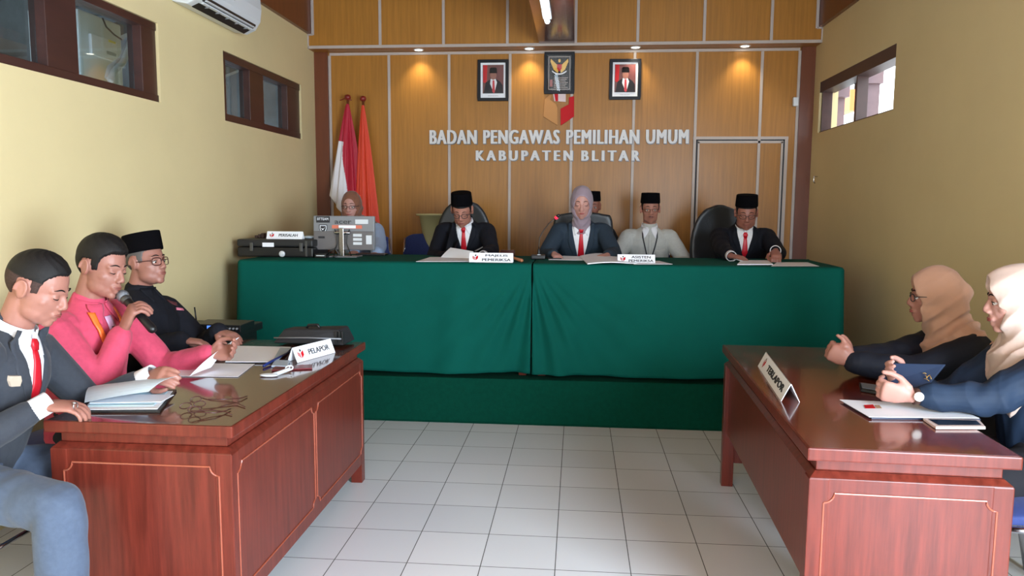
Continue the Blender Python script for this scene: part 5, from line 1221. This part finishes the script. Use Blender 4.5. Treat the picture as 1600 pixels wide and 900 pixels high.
# ---- left desk
z = DT+.002
fo = root('document_folder', tuple(P(190, 630, z=z))); tag(fo, 'open black folder holding papers at the near left corner of the left desk', 'folder')
F4 = Q([(128, 645), (250, 645), (276, 611), (160, 612)], DT+.001)
sheet('cover', F4, BLACK, '', parent=fo, th=.006)
for k, (pts, mm) in enumerate([([(132, 641), (246, 640), (270, 612), (150, 614)], PAPER), ([(138, 637), (240, 636), (262, 614), (152, 614)], PAPERB), ([(140, 634), (252, 632), (272, 621), (150, 620)], PAPER)]):
    sheet('page', [p+V3((0, 0, .001+.0035*k)) for p in Q(pts, DT+.008)], mm, '', parent=fo, th=.002)
H1 = FIG['man_left_near'].arm[-1][2]
c1, c2, c3, c4 = P(128, 628, z=DT+.02), P(232, 612, y=2.50), P(276, 577, y=2.62), P(140, 604, z=DT+.05)
sheet('held_paper', [P(132, 629, z=DT+.022), P(232, 612, z=DT+.055), P(277, 588, z=DT+.085), P(140, 604, z=DT+.035)], mat('cream_blue_paper', (206, 222, 232), .6), 'curved pale printed sheet held by the man in the charcoal suit', curl=.010)
sheet('paper', Q([(265, 588), (372, 589), (398, 569), (282, 567)], z), PAPER, 'large white sheet on the left desk before the man in pink', th=.0012)
sheet('held_paper', [P(296, 588, z=DT+.012), P(330, 574, z=DT+.02), P(374, 527, y=3.10), P(352, 541, y=3.04)], PAPER, 'white sheet held upright by the man in the pink shirt', curl=.008)
cb = root('clipboard', tuple(P(410, 555, z=z))); tag(cb, 'dark clipboard with white papers beyond the hand of the man in pink', 'clipboard')
sheet('board', Q([(352, 568), (427, 568), (457, 543), (366, 541)], DT+.001), BLACK, '', parent=cb, th=.004)
sheet('page', Q([(352, 566), (424, 566), (455, 543), (367, 541)], DT+.006), PAPER, '', parent=cb, th=.003); sheet('printed_label', Q([(427, 562), (436, 562), (455, 544), (438, 543)], DT+.0105), mat('grey_blue_print', (176, 190, 204), .6), '', parent=cb, th=.0006)
m = MB().tube([P(412, 572, z=DT+.008), P(425, 564, z=DT+.012), P(457, 547, z=DT+.018)], [.006, .0055, .003], 10); tag(put('ballpoint_pen', m, mat('pen_blue', (28, 48, 112), .3), smooth=True), 'blue ballpoint pen leaning on the edge of the clipboard', 'pen')
m = MB(); A, B, C, D = Q([(424, 574), (449, 575), (453, 566), (430, 565)], DT+.001); m.hexa([A, B, C, D], [q+V3((0, 0, .009)) for q in (A, B, C, D)]); tag(put('tissue_box', m, mat('pale_blue_box', (180, 196, 214), .4), bev=.002), 'small flat pale blue packet beside the blue pen', 'packet')
m = MB(); A, B, C, D = Q([(424, 580), (488, 577), (488, 571), (430, 574)], DT+.001); m.hexa([A, B, C, D], [q+V3((0, 0, .006)) for q in (A, B, C, D)]); tag(put('red_pencil_case', m, mat('maroon_case', (110, 22, 34), .35), bev=.002), 'thin maroon case lying in front of the PELAPOR card', 'case')
m = MB(); c = P(420, 586, z=DT+.006); d = P(452, 577, z=DT+.012); m.ell(c, (.040, .022, .007)); m.cap(c+V3((.02, .008, 0)), d, .010, .008)
a = np.linspace(0, 2*math.pi, 17); m.tube([d+V3((.016*math.cos(q), .010*math.sin(q), .006+.008*math.sin(q))) for q in a], .004, 8)
tag(put('earphone_case', remesh(m, .003, 3, 'e'), WHITEP, smooth=True) if False else link('earphones', remesh(m, .003, 3, 'earphones'), WHITEP), 'white bundled earphones on the left desk before the maroon case', 'earphones')
# spectacles on the desk
gl = root('spectacles', tuple(P(330, 632, z=z))); tag(gl, 'thin dark spectacles lying on the left desk beside the black folder', 'spectacles')
FRM = mat('brown_frame', (70, 34, 30), .3); q = DT+.003
L1, L2 = P(294, 636, z=DT), P(309, 626, z=DT)
def lens_ring(px, py, rx, rz, ang):
    c = P(px, py, z=DT+.018); return [c+V3((rx*math.cos(t)*math.cos(ang), rx*math.cos(t)*math.sin(ang), rz*math.sin(t))) for t in np.linspace(0, 2*math.pi, 25)]
m = MB().tube(lens_ring(290, 634, .020, .010, .9), .0018, 8); m.tube(lens_ring(306, 624, .020, .010, .9), .0018, 8); m.tube([P(295, 630, z=DT+.024), P(301, 626, z=DT+.024)], .0016, 8); put('rim', m, FRM, gl, smooth=True)
put('temple_arm', MB().tube([P(297, 642, z=DT+.020), P(330, 641, z=DT+.012), P(352, 643, z=DT+.006), P(362, 648, z=DT+.003)], .0018, 8), FRM, gl, smooth=True)
put('temple_arm', MB().tube([P(316, 622, z=DT+.020), P(330, 626, z=DT+.014), P(370, 629, z=DT+.006), P(383, 636, z=DT+.003)], .0018, 8), FRM, gl, smooth=True)
g2 = root('spectacles', tuple(P(340, 620, z=z))); tag(g2, 'second pair of dark spectacles whose arms reach furthest to the right on the left desk', 'spectacles')
m = MB().tube(lens_ring(312, 631, .019, .010, .4), .0018, 8); m.tube(lens_ring(303, 640, .019, .010, .4), .0018, 8); put('rim', m, FRM, g2, smooth=True)
put('temple_arm', MB().tube([P(325, 624, z=DT+.020), P(355, 624, z=DT+.010), P(377, 622, z=DT+.006), P(386, 619, z=DT+.004)], .0020, 8), FRM, g2, smooth=True)
put('temple_arm', MB().tube([P(308, 644, z=DT+.016), P(336, 645, z=DT+.010), P(352, 642, z=DT+.006), P(360, 639, z=DT+.004)], .0020, 8), FRM, g2, smooth=True)

# hand-held microphone
hm = root('handheld_microphone', tuple(P(215, 490, y=2.85))); tag(hm, 'wireless hand microphone held to the mouth by the man in pink', 'microphone')
W = FIG['man_left_middle'].arm[1][2]; hd = unit(V3((.42, -.02, .86))); grip = W+hd*.082+unit(V3((.62, .62, -.2)))*.030
top = P(192, 463, y=2.86); ax = unit(grip-top)
put('grille', MB().ell(top, (.024, .024, .026)), mat('mic_mesh', (132, 136, 144), .4, metal=.6, bump=.6, bscale=700), hm, smooth=True)
put('collar_ring', MB().cap(top+ax*.022, top+ax*.030, .0225, .020), mat('dull_metal', (92, 92, 92), .4, metal=.7), hm, smooth=True)
put('handle', MB().sweep([top+ax*.03, top+ax*.06, top+ax*.13, top+ax*.215], [(.018, .018), (.0165, .0165), (.0155, .0155), (.0175, .0175)], (0, 1, 0)), BLACK, hm, smooth=True)

# laptop bag at the far end of the left desk
lb = root('laptop_bag', tuple(P(498, 528, z=DT))); tag(lb, 'black laptop bag lying at the far end of the left desk', 'bag')
A, B = P(440, 533, z=DT+.002), P(557, 531, z=DT+.002); yA = 3.62
m = MB(); pts = [(A[0]-.0, yA, DT+.012), (B[0], yA-.02, DT+.012), (B[0]+.01, yA+.15, DT+.012), (A[0]+.02, yA+.15, DT+.012)]
pts2 = [(A[0]+.05, yA+.03, DT+.082), (B[0]-.03, yA+.0, DT+.090), (B[0]-.02, yA+.13, DT+.090), (A[0]+.06, yA+.13, DT+.078)]
m.hexa(pts, pts2); bag = mat('bag_nylon', (30, 31, 36), .55, bump=.4, bscale=300)
put('bag_body', m, bag, lb, bev=.012, seg=3)
put('zip', MB().tube([(A[0]+.01, yA-.004, DT+.040), ((A[0]+B[0])/2, yA-.012, DT+.046), (B[0]-.01, yA-.022, DT+.046)], .004, 8), GREYP, lb, smooth=True)
put('handle', MB().tube([(A[0]+.16, yA+.05, DT+.082), (A[0]+.17, yA+.05, DT+.100), (B[0]-.15, yA+.04, DT+.104), (B[0]-.14, yA+.04, DT+.086)], .007, 8), BLACK, lb, smooth=True)
for k in range(3): put('side_strap', MB().box((B[0]-.040+k*.016, yA-.022, DT+.02), (B[0]-.032+k*.016, yA-.012, DT+.082)), BLACK, lb)

# wireless receiver on a dark side cabinet behind the far man
sc_ = root('side_cabinet', (-2.0, 4.1, 0)); tag(sc_, 'low dark cabinet between the left desk and the wall carrying the radio receiver', 'cabinet')
rz = P(345, 530, y=3.98)[2]
m = MB().box((-2.36, 3.90, .0), (-1.90, 4.30, .70)); put('body', m, mat('dark_laminate', (30, 28, 30), .45), sc_, bev=.006); put('top', MB().box((-2.38, 3.88, .70), (-1.87, 4.32, .745)), mat('dark_laminate', (30, 28, 30), .45), sc_, bev=.008)
for x in (-2.24, -2.01): put('door', MB().box((x-.115, 3.885, .08), (x+.115, 3.90, .68)), mat('dark_laminate', (30, 28, 30), .45), sc_, bev=.003)
rc = root('radio_receiver', (-1.98, 3.97, .745)); tag(rc, 'black microphone receiver with blue display and antenna behind the man in the black cap', 'receiver')
a, b = P(300, 515, y=3.90), P(376, 515, y=3.90)
put('casing', MB().box((a[0], 3.90, .746), (b[0], 4.08, .790)), BLACK, rc, bev=.004)
d0, d1 = P(323, 507, y=3.895), P(338, 507, y=3.895)
put('display', MB().box((d0[0], 3.896, .757), (d1[0], 3.901, .783)), mat('display_blue', (70, 110, 200), .3, emit=(90, 140, 255), estr=1.2), rc)
for k in range(5): put('knob', MB().cap((d1[0]+.035+k*.020, 3.900, .770), (d1[0]+.035+k*.020, 3.890, .770), .006, .006), GREYP, rc, smooth=True)
put('antenna', MB().tube([(a[0]+.012, 3.93, .79), P(304, 480, y=3.93)], .004, 8), BLACK, rc, smooth=True)

# ---- right desk
lp = root('document_folder', tuple(P(1420, 640, z=z))); tag(lp, 'white sheet with a small red emblem lying on a dark folder on the right desk', 'folder')
sheet('cover', Q([(1362, 655), (1532, 657), (1482, 636), (1318, 630)], DT+.001), mat('navy_cover', (36, 42, 66), .4), '', parent=lp, th=.005)
sheet('page', Q([(1358, 652), (1530, 654), (1484, 633), (1312, 625)], DT+.007), PAPER, '', parent=lp, th=.002)
A, B, C, D = Q([(1352, 638), (1368, 638), (1364, 632), (1350, 633)], DT+.0105); sheet('printed_emblem', [A, B, C, D], RED, '', parent=lp, th=.0004, n=2); A, B, C, D = Q([(1370, 638), (1378, 638), (1374, 633), (1367, 633)], DT+.0105); sheet('printed_emblem', [A, B, C, D], mat('emblem_tan', (186, 150, 120), .6), '', parent=lp, th=.0004, n=2)
ph = root('smartphone', tuple(P(1490, 664, z=z))); tag(ph, 'white-edged smartphone lying screen up at the right edge of the right desk', 'phone')
m = MB(); c4 = Q([(1462, 671), (1540, 671), (1530, 660), (1442, 657)], DT+.001); m.hexa(c4, [q+V3((0, 0, .009)) for q in c4]); put('case', m, mat('rose_white', (226, 206, 200), .3), ph, bev=.002)
m = MB(); c4 = [q+V3((0, 0, .0095)) for q in Q([(1466, 668.5), (1533, 668.5), (1525, 661.5), (1450, 659.5)], DT+.001)]; m.hexa(c4, [q+V3((0, 0, .0008)) for q in c4]); put('screen', m, mat('screen_black', (14, 16, 20), .08), ph)
ph = root('smartphone', tuple(P(1350, 605, z=z))); tag(ph, 'small dark phone with pale top edge under the hands of the woman holding the tablet', 'phone')
m = MB(); c4 = Q([(1345, 612), (1372, 617), (1384, 607), (1342, 601)], DT+.001); m.hexa(c4, [q+V3((0, 0, .010)) for q in c4]); put('case', m, BLACK, ph, bev=.002)
m = MB(); c4 = [q+V3((0, 0, .0105)) for q in Q([(1347, 610), (1370, 614), (1380, 607), (1345, 602)], DT+.001)]; m.hexa(c4, [q+V3((0, 0, .0008)) for q in c4]); put('screen', m, mat('screen_pale', (150, 165, 185), .1), ph)
# tablet in its cover
tb = root('tablet', tuple(P(1420, 590, y=2.74))); tag(tb, 'navy tablet cover with small gold script, held upright by the woman in the sand headscarf', 'tablet')
yT = lambda px: 2.74
cor = [P(1372, 603, y=2.76), P(1448, 605, y=2.72), P(1478, 569, y=2.78), P(1384, 567, y=2.82)]
nn = unit(np.cross(cor[1]-cor[0], cor[3]-cor[0])); nn = nn if nn[1] > 0 else -nn
m = MB(); m.hexa([cor[0], cor[1], cor[1]+nn*.010, cor[0]+nn*.010], [cor[3], cor[2], cor[2]+nn*.010, cor[3]+nn*.010]); put('cover', m, mat('cover_navy', (38, 54, 80), .45), tb, bev=.003)
m = MB(); e = unit(cor[2]-cor[3]); up_ = unit(cor[3]-cor[0]); o_ = P(1444, 590, y=2.745)-nn*.004
for k, (a0, b0, a1, b1) in enumerate([(0, .010, .010, -.006), (.008, -.004, .016, .010), (.014, .008, .024, -.008), (.0, -.006, .020, -.018), (-.008, .016, .004, .014)]): m.tube([o_+e*a0+up_*b0, o_+e*(a0+a1)/2+up_*((b0+b1)/2+.003), o_+e*a1+up_*b1], .0012, 6)
put('gold_script', m, GOLD, tb, smooth=True)
